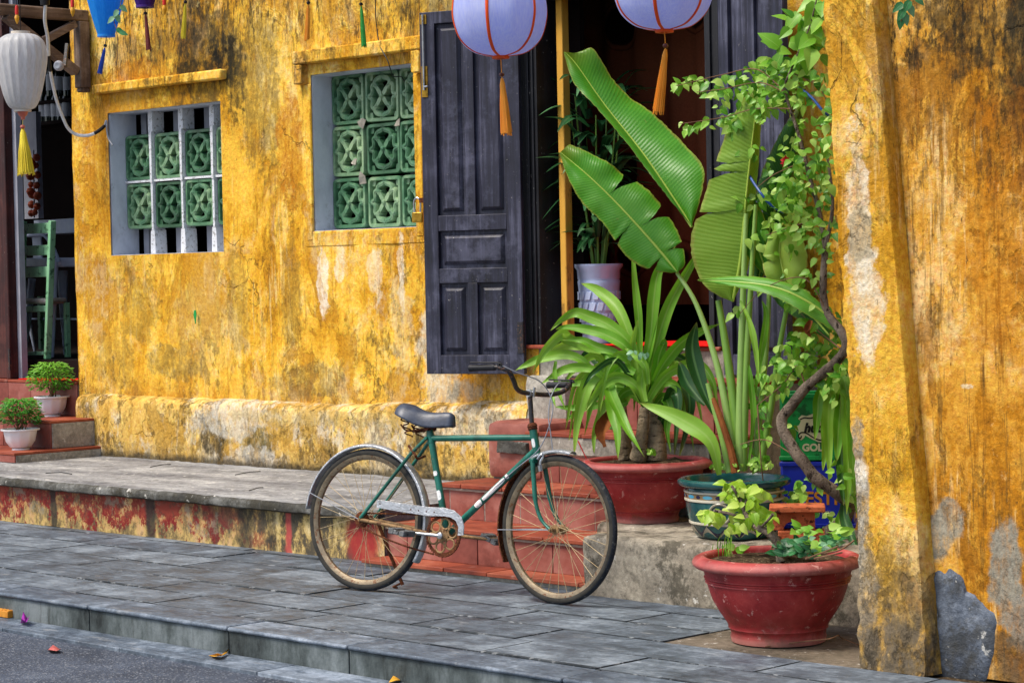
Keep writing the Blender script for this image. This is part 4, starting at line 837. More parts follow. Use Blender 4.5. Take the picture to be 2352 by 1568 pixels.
# ------------------------------------------------------------------ timber bracket
br = thing('timber_bracket', 'weathered brown timber bracket fixed to the corner of the yellow house', 'bracket', PY(190, 120, 1.36))
xb = PY(190, 120, 1.35).x
zt = PY(190, 50, 1.35).z; zb = PY(196, 212, 1.35).z
b = MB(); b.box(xb - .04, xb + .04, 1.30, 1.388, zb + .03, zt); b.box(xb - .03, xb + .03, 1.31, 1.388, zb, zb + .03); b.build('post', M['bracket'], br, bevel=.008)
b = MB(); b.box(xb - .035, xb + .035, .5, 1.388, zt, zt + .08); b.box(xb - .0355, xb + .0355, .40, .5, zt - .005, zt + .12); b.build('beam', M['bracket_x'], br, bevel=.012)
b = MB(); b.bar((xb - .002, .72, zt + .0), (xb, 1.29, zb + .14), .06, .075, (1, 0, 0)); b.build('brace', M['bracket_x'], br, bevel=.006)
b = MB(); b.bar((xb + .01, 1.28, zt - .02), (xb + .01, .93, zt - .2), .05, .06, (1, 0, 0)); b.build('brace', M['bracket_x'], br, bevel=.006)
b = MB(); b.bar((xb - .05, .98, zt - .2), (xb - .05, .8, zt - .36), .05, .12, (1, 0, 0)); b.build('block', M['bracket_x'], br, bevel=.012)
b = MB(); b.box(xb - 1.4, xb + .1, .40, .47, zt + .122, zt + .2); b.build('eave_beam', M['bracket'], br, bevel=.01)
p = PY(137, 152, 1.0); g = thing('loudspeaker', 'small round grey loudspeaker fixed under the timber bracket', 'speaker', p)
b = MB(); b.lathe([(.001, 0), (.034, 0), (.036, .02), (.028, .035), (.001, .035)], 18, p, (.5, -.85, .0), close=False); b.build('horn', M['board'], g); b = MB(); b.lathe([(.025, .034), (.021, .04), (.001, .037)], 16, p, (.5, -.85, .0)); b.build('grille', M['cable'], g)
b = MB(); b.bar(p + Vector((-.01, .05, .0)), p + Vector((-.05, .1, .16)), .02, .03); b.build('arm', M['black_metal'], g)

# conduit and cables
def z1a(x, y): return (.375 * x, .375 * y)
pts = [(282, -60, .62), (278, 40, .62), (275, 130, .66), (292, 230, .74), (300, 360, .84), (306, 420, .88), (320, 500, .94), (345, 610, 1.02), (385, 720, 1.1), (420, 790, 1.16), (470, 825, 1.22), (540, 830, 1.27), (600, 805, 1.32), (640, 772, 1.37)]
P = spline([PY(*z1a(x, y), Y) for x, y, Y in pts], 5); g = thing('conduit', 'white ribbed conduit drooping from the eave to the lattice window beside the shop', 'conduit', P[20])
b = MB(); b.tube(P, .0115, 10); b.build('hose', M['conduit'], g)
b = MB(); b.tube(P[19:27], .0128, 10); b.tube(P[-8:], .0128, 10); b.build('tape', M['wire_black'], g)
b = MB(); w0 = P[-1]; b.tube(spline([w0, PY(648, .375 * 735, 1.39) if 0 else PY(*z1a(652, 738), 1.385), PY(*z1a(655, 800), 1.38), PY(*z1a(668, 855), 1.385), PY(*z1a(690, 890), 1.385)], 5), .007, 8); b.build('cable_tail', M['cable'], g)
b = MB(); p = PY(*z1a(275, 10), .62); b.lathe([(.001, -.03), (.03, -.025), (.034, .03), (.001, .05)], 14, p); b.build('junction', M['wire_black'], g)
P = spline([PY(574.2 + .375 * x, .375 * y, Y) for x, y, Y in ((768, -40, 1.36), (770, 90, 1.36), (778, 180, 1.36), (795, 280, 1.345), (840, 365, 1.33), (862, 430, 1.35), (880, 470, 1.5), (925, 470, 1.54), (945, 500, 1.55))], 5)
b = MB(); b.tube(P, .0035, 6); tag(b.build('black_cable', M['wire_black']), 'thin black cable running down into the taller lattice window', 'cable')

# ------------------------------------------------------------------ lanterns
CORD_Z = 3.42
def meridian(prof, steps=40):
    s = spline([(r, z) for r, z in [(a, c) for a, c in prof]], 6) if False else spline([Vector((r, z, 0)) for r, z in prof], 6)
    return [(max(.001, v.x), v.y) for v in s]
def tassel_parts(root, top, tip, r0, r1, mat, bead, cordmat, cord_top, strands=26):
    top = Vector(top); tip = Vector(tip); d = tip - top; L = d.length; dn = d / L
    b = MB(); b.tube([cord_top, top], .0022, 6); b.build('cord', cordmat, root)
    b = MB(); b.lathe([(.001, -.009), (.008, -.006), (.0105, 0), (.008, .006), (.001, .009)], 12, Vector(cord_top) + (top - Vector(cord_top)) * .82, dn); 
    for i, p in enumerate(b.v): q = Vector(p); cc = Vector(cord_top) + (top - Vector(cord_top)) * .82; b.v[i] = tuple(cc + (q - cc) * (r0 / .0085 if r0 > .0085 else 1.0))
    b.build('bead', bead, root)
    b = MB(); m = 10; b.tube([top + d * (i / m) for i in range(m + 1)], [lerp(r0, r1 * .9, (i / m) ** .8) * (.6 if i == 0 else 1) for i in range(m + 1)], 18)
    u = dn.orthogonal().normalized(); w = dn.cross(u)
    for k in range(strands):
        a = 2 * math.pi * k / strands + random.uniform(-.1, .1); rr = random.uniform(.9, 1.06); o = lambda t, f: top + d * t + (u * math.cos(a) + w * math.sin(a)) * f
        b.tube([o(.1, r0 * .95), o(.5, lerp(r0, r1, .55) * rr), o(random.uniform(.97, 1.06), r1 * rr)], .0022, 4)
    b.build('tassel', mat, root)
def lantern(name, label, c, prof, body, lobes, lob, rib=None, ribw=.006, seams=None, cap=None, group=None, hang=True):
    c = Vector(c); root = thing(name, label, 'lantern', c, group); mer = meridian(prof)
    b = MB(); n = lobes * 6; b.lathe(mer, n, c, lobes=0)
    for i, p in enumerate(b.v):      # panels sag a little between the ribs
        k = i % n; q = Vector(p) - c; f = 1 - lob * abs(math.sin(math.pi * (k % 6) / 6)); b.v[i] = tuple(c + Vector((q.x * f, q.y * f, q.z)))
    b.build('shade', body, root, sharp=50)
    if rib:
        for k in range(0, lobes, 2 if rib != body else 1):
            a = 2 * math.pi * k / lobes; b = MB(); dv = Vector((math.cos(a), math.sin(a), 0)); b.tube([c + dv * (r + .001) + Vector((0, 0, z)) for r, z in mer], [(.0025, ribw)] * len(mer), 8, flat=None); b.build('rib', rib, root)
    zt = mer[-1][1]; rt_ = mer[-1][0]; zb = mer[0][1]; rb = mer[0][0]
    b = MB(); b.lathe([(rb * .6, zb + .004), (rb + .004, zb), (rb + .004, zb - .012), (rb * .5, zb - .012)], 24, c); b.build('rim', cap or rib or body, root)
    b = MB(); b.lathe([(rt_ * .5, zt + .014), (rt_ + .004, zt + .014), (rt_ + .004, zt - .002), (rt_ * .6, zt - .004)], 24, c); b.build('rim', cap or rib or body, root)
    if hang: b = MB(); b.tube([c + Vector((0, 0, zt)), Vector((c.x, c.y, CORD_Z))], .003, 6); b.build('hanger', M['wire_black'], root)
    return root
def proj_c(x, y, Yd): return PY(x, y, Yd)
pump = [(.035, -.203), (.12, -.185), (.185, -.13), (.215, -.05), (.218, .02), (.2, .1), (.15, .165), (.08, .2), (.05, .205)]
for x, yb, tassel_tip, sc, Yd, lab in ((1150, 131, (1163, 306), 1.0, -.7, 'large pale blue silk lantern with orange ribs hanging before the open door leaf'), (1526, 71, (1512, 256), 1.0, -.7, 'pale blue silk lantern with orange ribs hanging above the banana leaves in the doorway')):
    p = PY(x, yb, Yd); c = p + Vector((0, 0, .207)); 
    g = lantern('silk_lantern', lab, c, pump, M['silk_white'], 12, .035, M['rib_orange'], .0075, group='large pale silk lanterns')
    tp = PY(x + 3, yb + (50 if x < 1300 else 42), Yd); tassel_parts(g, tp, PY(*tassel_tip, Yd), .010, .024, M['t_orange'], M['bead'], M['t_orange'], p, 40)
# tall aged white lantern
p = PY(52, 252, -.75); c = p + Vector((0, 0, .22)); bell = [(.045, -.22), (.075, -.205), (.102, -.15), (.125, -.06), (.143, .04), (.146, .10), (.13, .165), (.09, .2), (.05, .208)]
g = lantern('ribbed_lantern', 'tall aged white ribbed lantern with yellow tassel hanging in front of the shop', c, bell, M['silk_grey'], 18, .05, None, cap=M['cushion'])
b = MB(); b.lathe([(.032, 0), (.024, -.02), (.012, -.03), (.011, -.045), (.001, -.045)], 16, p + Vector((0, 0, -.012))); b.build('cap', M['bead_red'], g)
tassel_parts(g, PY(52, 296, -.75), PY(60, 398, -.75), .012, .046, M['t_yellow'], M['bead_red'], M['t_yellow'], p + Vector((0, 0, -.05)), 60)
garlic = [(.045, 0), (.05, .006), (.075, .085), (.105, .2), (.115, .27), (.105, .33), (.07, .37), (.045, .375)]
def small(x, yb, body, bead, tm, beady, tip, lab, Yd=-.75, sc=1.0):
    p = PY(x, yb, Yd); g = lantern('small_lantern', lab, p, [(r * sc, z * sc) for r, z in garlic], body, 10, .04, None, group='small coloured lanterns')
    tassel_parts(g, PY(x + (tip[0] - x) * .2, beady + 7, Yd), PY(*tip, Yd), .006, .012, tm, bead, M['wire_black'], p + Vector((0, 0, -.01)), 18)
small(244, 80, M['silk_blue'], M['bead_black'], M['t_blue'], 103, (229, 167), 'bright blue silk lantern with dark blue tassel hanging high on the wall')
small(333, 13, M['silk_purple'], M['bead_black'], M['t_red'], 27, (341, 114), 'purple silk lantern with dark red tassel next to the blue lantern')
small(427, -18, M['t_yellow'], M['bead_black'], M['t_yellow'], 2, (421, 86), 'lantern whose thin yellow tassel hangs over the stained wall')
small(709, -20, M['silk_red'], M['bead_black'], M['t_orange'], 5, (705, 91), 'lantern whose orange tassel hangs above the taller lattice window', -.6)
small(828, -18, M['silk_green'], M['bead_black'], M['t_green'], 8, (836, 105), 'lantern whose green tassel hangs above the taller lattice window', -.55)
b = MB(); b.tube([(-9, -.75, CORD_Z + .03), (-3, -.76, CORD_Z), (0, -.7, CORD_Z - .005), (5, -.72, CORD_Z + .03)], .005, 6); tag(b.build('lantern_line', M['wire_black']), 'black line strung along the street that carries the lanterns', 'cable')
for x, y, lab in ((38, 12, 'red and amber fairy light hanging above the tall white lantern'), (166, -6, 'red and amber fairy light hanging between bracket and blue lantern'), (377, -12, 'red and amber fairy light hanging beside the purple lantern tassel')):
    p = PY(x, y, -.74); g = thing('fairy_light', lab, 'lamp', p, 'fairy lights')
    b = MB(); b.lathe([(.001, .0), (.004, .0), (.009, -.012), (.010, -.055), (.001, -.055)], 12, p); b.build('socket', M['bulb_red'], g)
    b = MB(); b.lathe([(.008, -.055), (.013, -.068), (.0125, -.08), (.006, -.1), (.001, -.108)], 12, p); b.build('bulb', M['bulb_amber'], g)
    b = MB(); b.tube([p, Vector((p.x, p.y, CORD_Z))], .002, 5); b.build('wire', M['wire_black'], g)

# ------------------------------------------------------------------ bricks and crates on the ledge
LZ = .285
def brick(name, c, L, W, H, rot, lab, group='orange clay bricks'):
    g = MB(); U = Vector((math.cos(rot), math.sin(rot), 0)); V = Vector((-math.sin(rot), math.cos(rot), 0)); c = Vector(c)
    hw, hh = W / 2, H
    def sl(y0, y1, z0, z1): g.hexa([c + U * (L / 2 * a) + V * y + Vector((0, 0, z)) for z in (z0, z1) for a, y in ((-1, y0), (1, y0), (1, y1), (-1, y1))])
    t = .012; sl(-hw, hw, 0, t); sl(-hw, hw, hh - t, hh); sl(-hw, -hw + t, t + .0005, hh - t - .0005); sl(hw - t, hw, t + .0005, hh - t - .0005); sl(-t / 2, t / 2, t + .0005, hh - t - .0005)
    return tag(g.build(name, M['clay'], None, bevel=.003), lab, 'brick', group)
bp = PZ(1800, 1264, LZ); rt0 = R(38)
def arch_brick(c, lab):
    """hollow brick with an arched notch in its side"""
    U = Vector((math.cos(rt0), math.sin(rt0), 0)); V = Vector((-math.sin(rt0), math.cos(rt0), 0)); Z = Vector((0, 0, 1)); g = MB(); L = .2; H = .08; r = .036
    out = [(-L / 2, 0), (-r, 0)] + [(-r * math.cos(t), r * math.sin(t)) for t in (.4, .8, 1.2, 1.57, 1.94, 2.34, 2.74)] + [(r, 0), (L / 2, 0), (L / 2, H), (-L / 2, H)]
    g.plate(out, -.1, Vector(c), U, Z, -V); return tag(g.build('clay_brick', M['clay'], None, bevel=.003, smooth=False), lab, 'brick', 'orange clay bricks')
brick('clay_brick', bp + Vector((.02, .1, 0)), .2, .1, .082, rt0, 'lowest orange hollow clay brick in the stack behind the small bonsai')
arch_brick(bp + Vector((.0, .06, .083)), 'orange clay brick with an arched notch, middle of the stack')
c = bp + Vector((.0, .1, .164)); U = Vector((math.cos(rt0), math.sin(rt0), 0)); V = Vector((-U.y, U.x, 0)); b = MB(); b.obox(c + Vector((0, 0, .0125)), U * .12, V * .085, Vector((0, 0, .0122))); tag(b.build('clay_tile', M['clay'], None, bevel=.004), 'flat dark topped clay tile lying on the brick stack', 'tile')
for i, (x, y) in enumerate(((1968, 1420), (1972, 1388))):
    p = PZ(1972, 1425, 0) + Vector((.07, .05, .0 + .072 * i)); brick('clay_brick', p, .2, .1, .07, R(10 + 8 * i), ('lower', 'upper')[i] + ' orange clay brick on the ground behind the front red pot')
# crates
cc = PY(1882, 1230, .62); cc.z = LZ
def crate(name, z0, mat, lab, h=.315):
    rot = R(34); U = Vector((math.cos(rot), math.sin(rot), 0)); N = Vector((U.y, -U.x, 0)); V = -N; o = Vector((cc.x, cc.y, z0)); g = thing(name, lab, 'crate', o, 'plastic drink crates')
    b = MB(); w = .16; d = .13; Z = Vector((0, 0, 1)); t = .008
    b.obox(o + N * d + Z * h / 2, U * w, N * t, Z * h / 2); b.obox(o - N * d + Z * h / 2, U * w, N * t, Z * h / 2); b.obox(o + U * w + Z * (h / 2 - .0003), U * t, N * (d - .0085), Z * h / 2); b.obox(o - U * w + Z * (h / 2 - .0003), U * t, N * (d - .0085), Z * h / 2); b.obox(o + Z * .01, U * (w - .009), N * (d - .009), Z * .008)
    b.build('body', mat, g, bevel=.004)
    b = MB()
    for zz in (h - .012, .014):
        b.obox(o + N * (d + .0125) + Z * zz, U * (w + .012), N * .004, Z * .010); b.obox(o + U * (w + .0125) + Z * zz, U * .004, N * (d + .008), Z * .010)
    b.build('rim', mat, g, bevel=.003); return g, U, N, o + N * (d + .0085)
gb, U, N, f = crate('drink_crate', LZ, M['crate_blue'], 'blue plastic drink crate under the green one behind the twisted trunk')
Z = Vector((0, 0, 1))
text_part('lettering', 'FESTI', .085, M['print_orange'], gb, f + Z * .14 + N * .0012, U, Z, N, bold=.002); text_part('lettering', '(1982)', .026, M['print_cream'], gb, f + Z * .075 + U * .03 + N * .0012, U, Z, N)
gg, U, N, f = crate('drink_crate', LZ + .317, M['crate_green'], 'green plastic drink crate lettered GOLD behind the twisted trunk')
k = .105 / 100
em = [(-78, 44), (-62, 60), (-40, 56), (-10, 66), (22, 72), (46, 60), (48, 40), (38, 34), (60, 34), (72, 24), (86, 26), (84, -6), (92, -8), (88, -24), (70, -44), (40, -62), (8, -60), (-24, -44), (-48, -30), (-52, -40), (-66, -52), (-80, -38), (-76, -16), (-92, -2), (-86, 10), (-74, 16), (-66, 34)]
b = MB(); b.plate([(x * k, y * k) for x, y in em], .0015, f + Z * .152, U, Z, N); b.build('emblem', M['print_cream'], gg, smooth=False)
b = MB()
for P, w in ((((-70, 40), (-50, 48), (-24, 46), (4, 54), (24, 60), (36, 50), (28, 42)), 6), (((-64, -32), (-70, -44), (-78, -32), (-66, -18), (-44, -20), (-18, -36), (10, -50), (40, -50), (66, -34)), 6)):
    q = spline([Vector((x * k, y * k, 0)) for x, y in P], 5); b.band([(v.x, v.y) for v in q], w * k, .001, f + Z * .152 + N * .0016, U, Z, N)
b.build('swash', M['print_black'], gg)
text_part('lettering', 'huda', .058, M['print_black'], gg, f + Z * .154 + N * .0032, U, Z, N, .0006, .25, bold=.003); text_part('lettering', 'GOLD', .046, M['print_cream'], gg, f + Z * .062 + N * .0012, U, Z, N, bold=.002)

# litter
def scrap(name, pts, h, mat, lab, cat, z0=-.118, curl=.02):
    P = [PZ(x, y, z0 + .003) for x, y in pts]; c = sum(P, Vector()) / len(P); b = MB(); m = b.V(c + Vector((0, 0, .004))); I = []
    for i, p in enumerate(P): I.append(b.V(p + Vector((0, 0, curl * abs(math.sin(i * 1.7))))))
    for i in range(len(I)): b.F((m, I[i], I[(i + 1) % len(I)]))
    return tag(b.build(name, mat, None, thick=.0012), lab, cat)
scrap('dry_leaf', [(480, 1504), (500, 1510), (515, 1506), (526, 1498), (521, 1504), (510, 1513), (492, 1514)], 0, M['litter_yellow'], 'curled yellow leaf on the gutter stones under the kerb', 'leaf')
scrap('dry_leaf', [(110, 1492), (122, 1490), (138, 1493), (140, 1498), (130, 1499), (112, 1499)], 0, M['litter_pink'], 'faded red leaf lying on the dark asphalt', 'leaf', -.135)
scrap('fallen_petal', [(47, 1430), (54, 1425), (64, 1426), (69, 1432), (62, 1438), (50, 1437)], 0, M['litter_purple'], 'purple petal lying against the kerb', 'petal', curl=.045)
scrap('dry_leaf', [(893, 1566), (905, 1560), (920, 1564), (910, 1572)], 0, M['litter_yellow'], 'small tan leaf at the foot of the kerb near the road edge', 'leaf')
p = PZ(10, 1416, -.118); b = MB(); b.obox(p + Vector((-.03, .03, .018)), (.09, 0, 0), (0, .05, 0), (0, .0, .016))
for k in range(6): b.obox(p + Vector((-.1 + .03 * k, .03, .036)), (.009, 0, 0), (0, .045, 0), (0, 0, .0025))
tag(b.build('ramp_block', M['ramp'], None, bevel=.006), 'orange ribbed plastic block against the kerb', 'block')
for i, (x0, y0, x1, y1, lab) in enumerate(((105, 1086, 165, 1088, 'thin dark twig by the walkway edge near the shop steps'), (345, 1072, 392, 1066, 'thin dark twig lying below the dark stain on the plinth'), (540, 1090, 598, 1082, 'bent dark twig lying on the grey walkway near the plinth'), (572, 1126, 604, 1119, 'short bent twig on the walkway behind the rear wheel'))):
    a, c = PZ(x0, y0, .288), PZ(x1, y1, .288); b = MB(); b.tube([a, (a + c) / 2 + Vector((0, .02, .006)), c], .003, 5); tag(b.build('twig', M['wire_black']), lab, 'twig')
P = [PZ(1758, 1484, .004), PZ(1800, 1478, .012), PZ(1850, 1472, .03), PZ(1905, 1466, .05), PZ(1925, 1458, .05), PZ(1935, 1465, .02), PZ(1972, 1480, .006)]
b = MB(); b.tube(spline(P, 5), .0025, 5); tag(b.build('dry_vine', M['twig']), 'thin dry vine stem trailing round the foot of the front red pot', 'stem')
p = PY(449, 733, 1.378); b = MB(); b.plate([(-.008, 0), (-.018, .03), (-.008, .06), (.008, .062), (.016, .03), (.006, 0), (.004, -.03), (0, -.03)], .004, p, Vector((1, 0, 0)), Vector((0, 0, 1)), Vector((0, -1, 0))); tag(b.build('stuck_leaf', M['crate_green']), 'small green leaf stuck to the bare yellow wall', 'leaf')
# ------------------------------------------------------------------ plants
def leaf_blade(b, base, direction, length, width, normal, droop=.25, fold=.25, t=.5, shape=0, nseg=4):
    """a heart or lance shaped leaf: fans of quads either side of the midrib"""
    d = Vector(direction).normalized(); nrm = Vector(normal); nrm = (nrm - d * nrm.dot(d)).normalized(); s = d.cross(nrm)
    prof = ((0, .05), (.12, .62), (.3, 1.0), (.55, .82), (.8, .4), (1, .02)) if shape == 0 else (((0, .08), (.2, .7), (.45, 1.0), (.75, .65), (1, .02)) if shape == 1 else ((0, .1), (.3, .95), (.6, .9), (1, .03)))
    rows = []
    for u, w in prof:
        c = Vector(base) + d * (u * length) - nrm * (droop * length * u * u) ; back = -.10 * length * (1 - u) if (shape == 0 and 0 < u < .2) else 0
        hw = w * width / 2
        rows.append((b.V(c + s * hw + nrm * (fold * hw) + d * back, (0, u)), b.V(c, (.5, u)), b.V(c - s * hw + nrm * (fold * hw) + d * back, (1, u))))
    for A, B in zip(rows[:-1], rows[1:]): b.F((A[0], A[1], B[1], B[0]), t); b.F((A[1], A[2], B[2], B[1]), t)
VIEW = -FWD
def ribbon(b, pts, width, t=.5, fold=.35, n=7, side=None, twist=0.0, base_w=.45, tipw=.04, wav=.0, peak=.45):
    """strap leaf along pts with a shallow V section"""
    P = spline(pts, n); m = len(P); rows = []; sd = Vector(side) if side else None
    for i, p in enumerate(P):
        u = i / (m - 1); T = (P[min(i + 1, m - 1)] - P[max(i - 1, 0)]).normalized()
        s = sd if sd else T.cross(VIEW)
        s = (s - T * s.dot(T)).normalized(); nn = s.cross(T)
        if twist: q = Matrix.Rotation(twist * u, 3, T); s = q @ s; nn = q @ nn
        w = width * .5 * (lerp(base_w, 1, min(1, u / peak)) if u < peak else max(tipw, (1 - ((u - peak) / (1 - peak)) ** 1.8)))
        wz = wav * math.sin(u * 17 + t * 20)
        rows.append((b.V(p + s * w + nn * (fold * w + wz), (0, u)), b.V(p + s * w * .5 + nn * (fold * w * .3), (.25, u)), b.V(p, (.5, u)), b.V(p - s * w * .5 + nn * (fold * w * .3), (.75, u)), b.V(p - s * w + nn * (fold * w - wz), (1, u))))
    for A, B in zip(rows[:-1], rows[1:]):
        for k in range(4): b.F((A[k], A[k + 1], B[k + 1], B[k]), t)
def pot(name, root, c, prof, mat, n=64, wob=.004, soil_r=None, soil_z=None):
    b = MB(); b.lathe(prof, n, c, wob=wob); o = b.build('pot', mat, root, sharp=50)
    if soil_r:
        b = MB(); cv = b.V(Vector(c) + Vector((0, 0, soil_z))); K = 5; rr = []
        for k in range(1, K + 1): rr.append([b.V(Vector(c) + Vector((soil_r * k / K * math.cos(a * .196), soil_r * k / K * math.sin(a * .196), soil_z + .018 * fractal((k, a * .3, c[0]), 1.3) * (k < K)))) for a in range(32)])
        for a in range(32): b.F((cv, rr[0][a], rr[0][(a + 1) % 32]))
        for k in range(K - 1):
            for a in range(32): b.F((rr[k][a], rr[k + 1][a], rr[k + 1][(a + 1) % 32], rr[k][(a + 1) % 32]))
        b.build('soil', M['soil'], root)
    return o
def red_profile(Rr, H, rb):
    s = Rr / .34; h = H / .34
    p = [(.001, 0), (rb, 0), (rb * 1.02, .02 * h), (rb * 1.0, .03 * h), (rb * 1.03, .05 * h), (rb * 1.065, .055 * h), (rb * 1.06, .062 * h)]
    body = [(.205, .075), (.236, .12), (.262, .165), (.278, .21), (.284, .233), (.291, .236), (.288, .242), (.294, .246), (.289, .252), (.297, .256), (.292, .263), (.297, .28), (.30, .292)]
    p += [(r * s, z * h) for r, z in body]
    p += [(r * s, z * h) for r, z in ((.312, .294), (.33, .296), (.341, .306), (.343, .318), (.335, .331), (.318, .340), (.300, .343), (.288, .338), (.282, .325), (.276, .28))]
    return p

# front red pot with bonsai
FP = PZ(1775, 1482, 0) + Vector((-.66, .74, 0)) * .19 + Vector((.052, -.01, 0))
fp = thing('potted_bonsai', 'large faded red pot in front with a small twisted lime green bonsai and creeper', 'potted plant', FP)
pot('pot', fp, FP, red_profile(.342, .345, .19), M['redpot'], 72, .006, .285, .322)
yf = FP.y
def F_(x, y, d=0.0): return PY(x, y, yf + d)
b = MB(); b.tube(spline([F_(1795, 1290), F_(1788, 1262), F_(1782, 1240, -.01), F_(1765, 1222, -.02), F_(1742, 1212, -.03), F_(1722, 1195, -.03), F_(1706, 1165, -.03), F_(1700, 1130, -.02)], 5), [.021] * 3 + [.019] * 12 + [lerp(.018, .004, i / 20) for i in range(21)], 10); b.build('trunk', M['bark'], fp)
b = MB()
for P in ([F_(1722, 1195, -.03), F_(1680, 1180, -.06), F_(1640, 1172, -.07)], [F_(1706, 1165, -.03), F_(1722, 1140, 0), F_(1745, 1128, .02)], [F_(1745, 1214, -.03), F_(1768, 1190, -.06), F_(1775, 1180, -.07)], [F_(1704, 1160), F_(1690, 1130, -.05), F_(1680, 1115, -.06)]): b.tube(spline(P, 4), .006, 6)
b.build('branch', M['bark'], fp)
def leaf_cloud(b, clusters, fn, size, shape=0, up=.0, hang=.8, tl=(.2, .9), fold=.3, droop=.25, wr=.72):
    for (x, y, rx, ry, dz, cnt) in clusters:
        for _ in range(cnt):
            a = random.uniform(0, 6.283); r = math.sqrt(random.random()); px = x + rx * r * math.cos(a); py = y + ry * r * math.sin(a)
            p = fn(px, py, random.uniform(-dz, dz)); ang = random.gauss(0, 1.0)
            d = RGT * math.sin(ang) * 1.0 + Vector((0, 0, -hang * math.cos(ang) + up)) + VIEW * random.uniform(-.25, .7)
            nrm = VIEW * 1.0 + Vector((0, 0, random.uniform(.2, 1.3))) + RGT * random.gauss(0, .55)
            s = size * random.uniform(.65, 1.25); leaf_blade(b, p, d, s, s * wr, nrm, droop * random.uniform(.4, 1.6), fold * random.uniform(.3, 1.4), random.uniform(*tl), shape)
b = MB(); leaf_cloud(b, ((1690, 1125, 38, 22, .07, 34), (1722, 1132, 40, 22, .07, 26), (1705, 1160, 32, 22, .06, 20), (1640, 1178, 28, 16, .05, 14), (1615, 1180, 8, 14, .03, 5), (1735, 1190, 28, 22, .06, 24), (1700, 1190, 22, 16, .05, 10), (1765, 1190, 14, 18, .04, 10), (1680, 1210, 16, 16, .04, 5)), F_, .047, 0, tl=(.15, 1.0)); b.build('foliage', M['bonsai'], fp)
b = MB(); leaf_cloud(b, ((1825, 1256, 30, 12, .08, 22), (1865, 1250, 36, 16, .1, 26), (1800, 1268, 22, 10, .06, 16), (1850, 1268, 30, 12, .1, 22), (1910, 1245, 20, 16, .06, 14), (1795, 1252, 12, 14, .05, 7)), F_, .042, 0, up=.45, hang=.3, tl=(.0, 1.0)); b.build('creeper', M['creeper'], fp)
b = MB(); leaf_cloud(b, ((1905, 1225, 26, 14, .06, 10), (1845, 1220, 26, 12, .05, 8), (1880, 1258, 40, 12, .08, 14), (1690, 1262, 10, 8, .03, 3)), F_, .055, 0, up=.5, hang=.4, tl=(.3, .9)); b.build('creeper_tip', M['vine'], fp)
b = MB()
for P in ([F_(1850, 1283, -.2), F_(1885, 1270, -.22), F_(1925, 1254, -.22)], [F_(1870, 1282, -.22), F_(1900, 1276, -.24), F_(1935, 1268, -.2)], [F_(1885, 1272, -.2), F_(1930, 1262, -.15), F_(1962, 1240, -.1)], [F_(1700, 1290, 0), F_(1740, 1275, .1), F_(1770, 1270, .1)]): b.tube(spline(P, 4), .0035, 5)
b.build('dry_stick', M['twig'], fp)
b = MB()
for k in range(26):
    p = F_(random.gauss(1660, 12), 1277, random.uniform(-.12, .05)); q = p + Vector((random.gauss(0, .015), random.gauss(0, .01), random.uniform(.02, .1))); ribbon(b, [p, (p + q) / 2 + Vector((random.gauss(0, .004), 0, .01)), q], .004, random.random(), n=3)
b.build('grass', M['strap'], fp)
# back red pot with crinum
BP = Vector((.625, .33, .283))
cp = thing('potted_crinum', 'large red pot behind the bicycle wheel with arching bright green strap leaves', 'potted plant', BP)
pot('pot', cp, BP, red_profile(.322, .30, .155), M['redpot'], 72, .004, .268, .282)
yb_ = BP.y
def cz(x, y, d=0.0): return PY(1177 + .293 * x, 717.8 + .293 * y, yb_ + d)
b = MB(); b.tube(spline([cz(985, 1150), cz(1000, 1060), cz(1020, 930), cz(1030, 820), cz(1035, 740)], 4), [.042, .044, .042, .04, .036, .034, .032, .031, .03, .03, .029, .028, .027, .026, .025, .024, .02], 14); b.build('stem', M['bulb_bark'], cp)
b = MB(); b.tube(spline([cz(1130, 1150, .08), cz(1130, 1050, .08), cz(1125, 930, .08), cz(1100, 760, .08)], 4), [.05, .052, .05, .05, .048, .046, .044, .042, .04, .036, .03, .026, .02], 14); b.build('stem', M['bulb_bark'], cp)
b = MB(); b.tube(spline([cz(890, 1150, .1), cz(880, 1050, .1), cz(880, 900, .1), cz(860, 700, .1)], 4), [.04] * 5 + [.034] * 4 + [.02] * 4, 12); b.build('stem', M['bulb_bark'], cp)
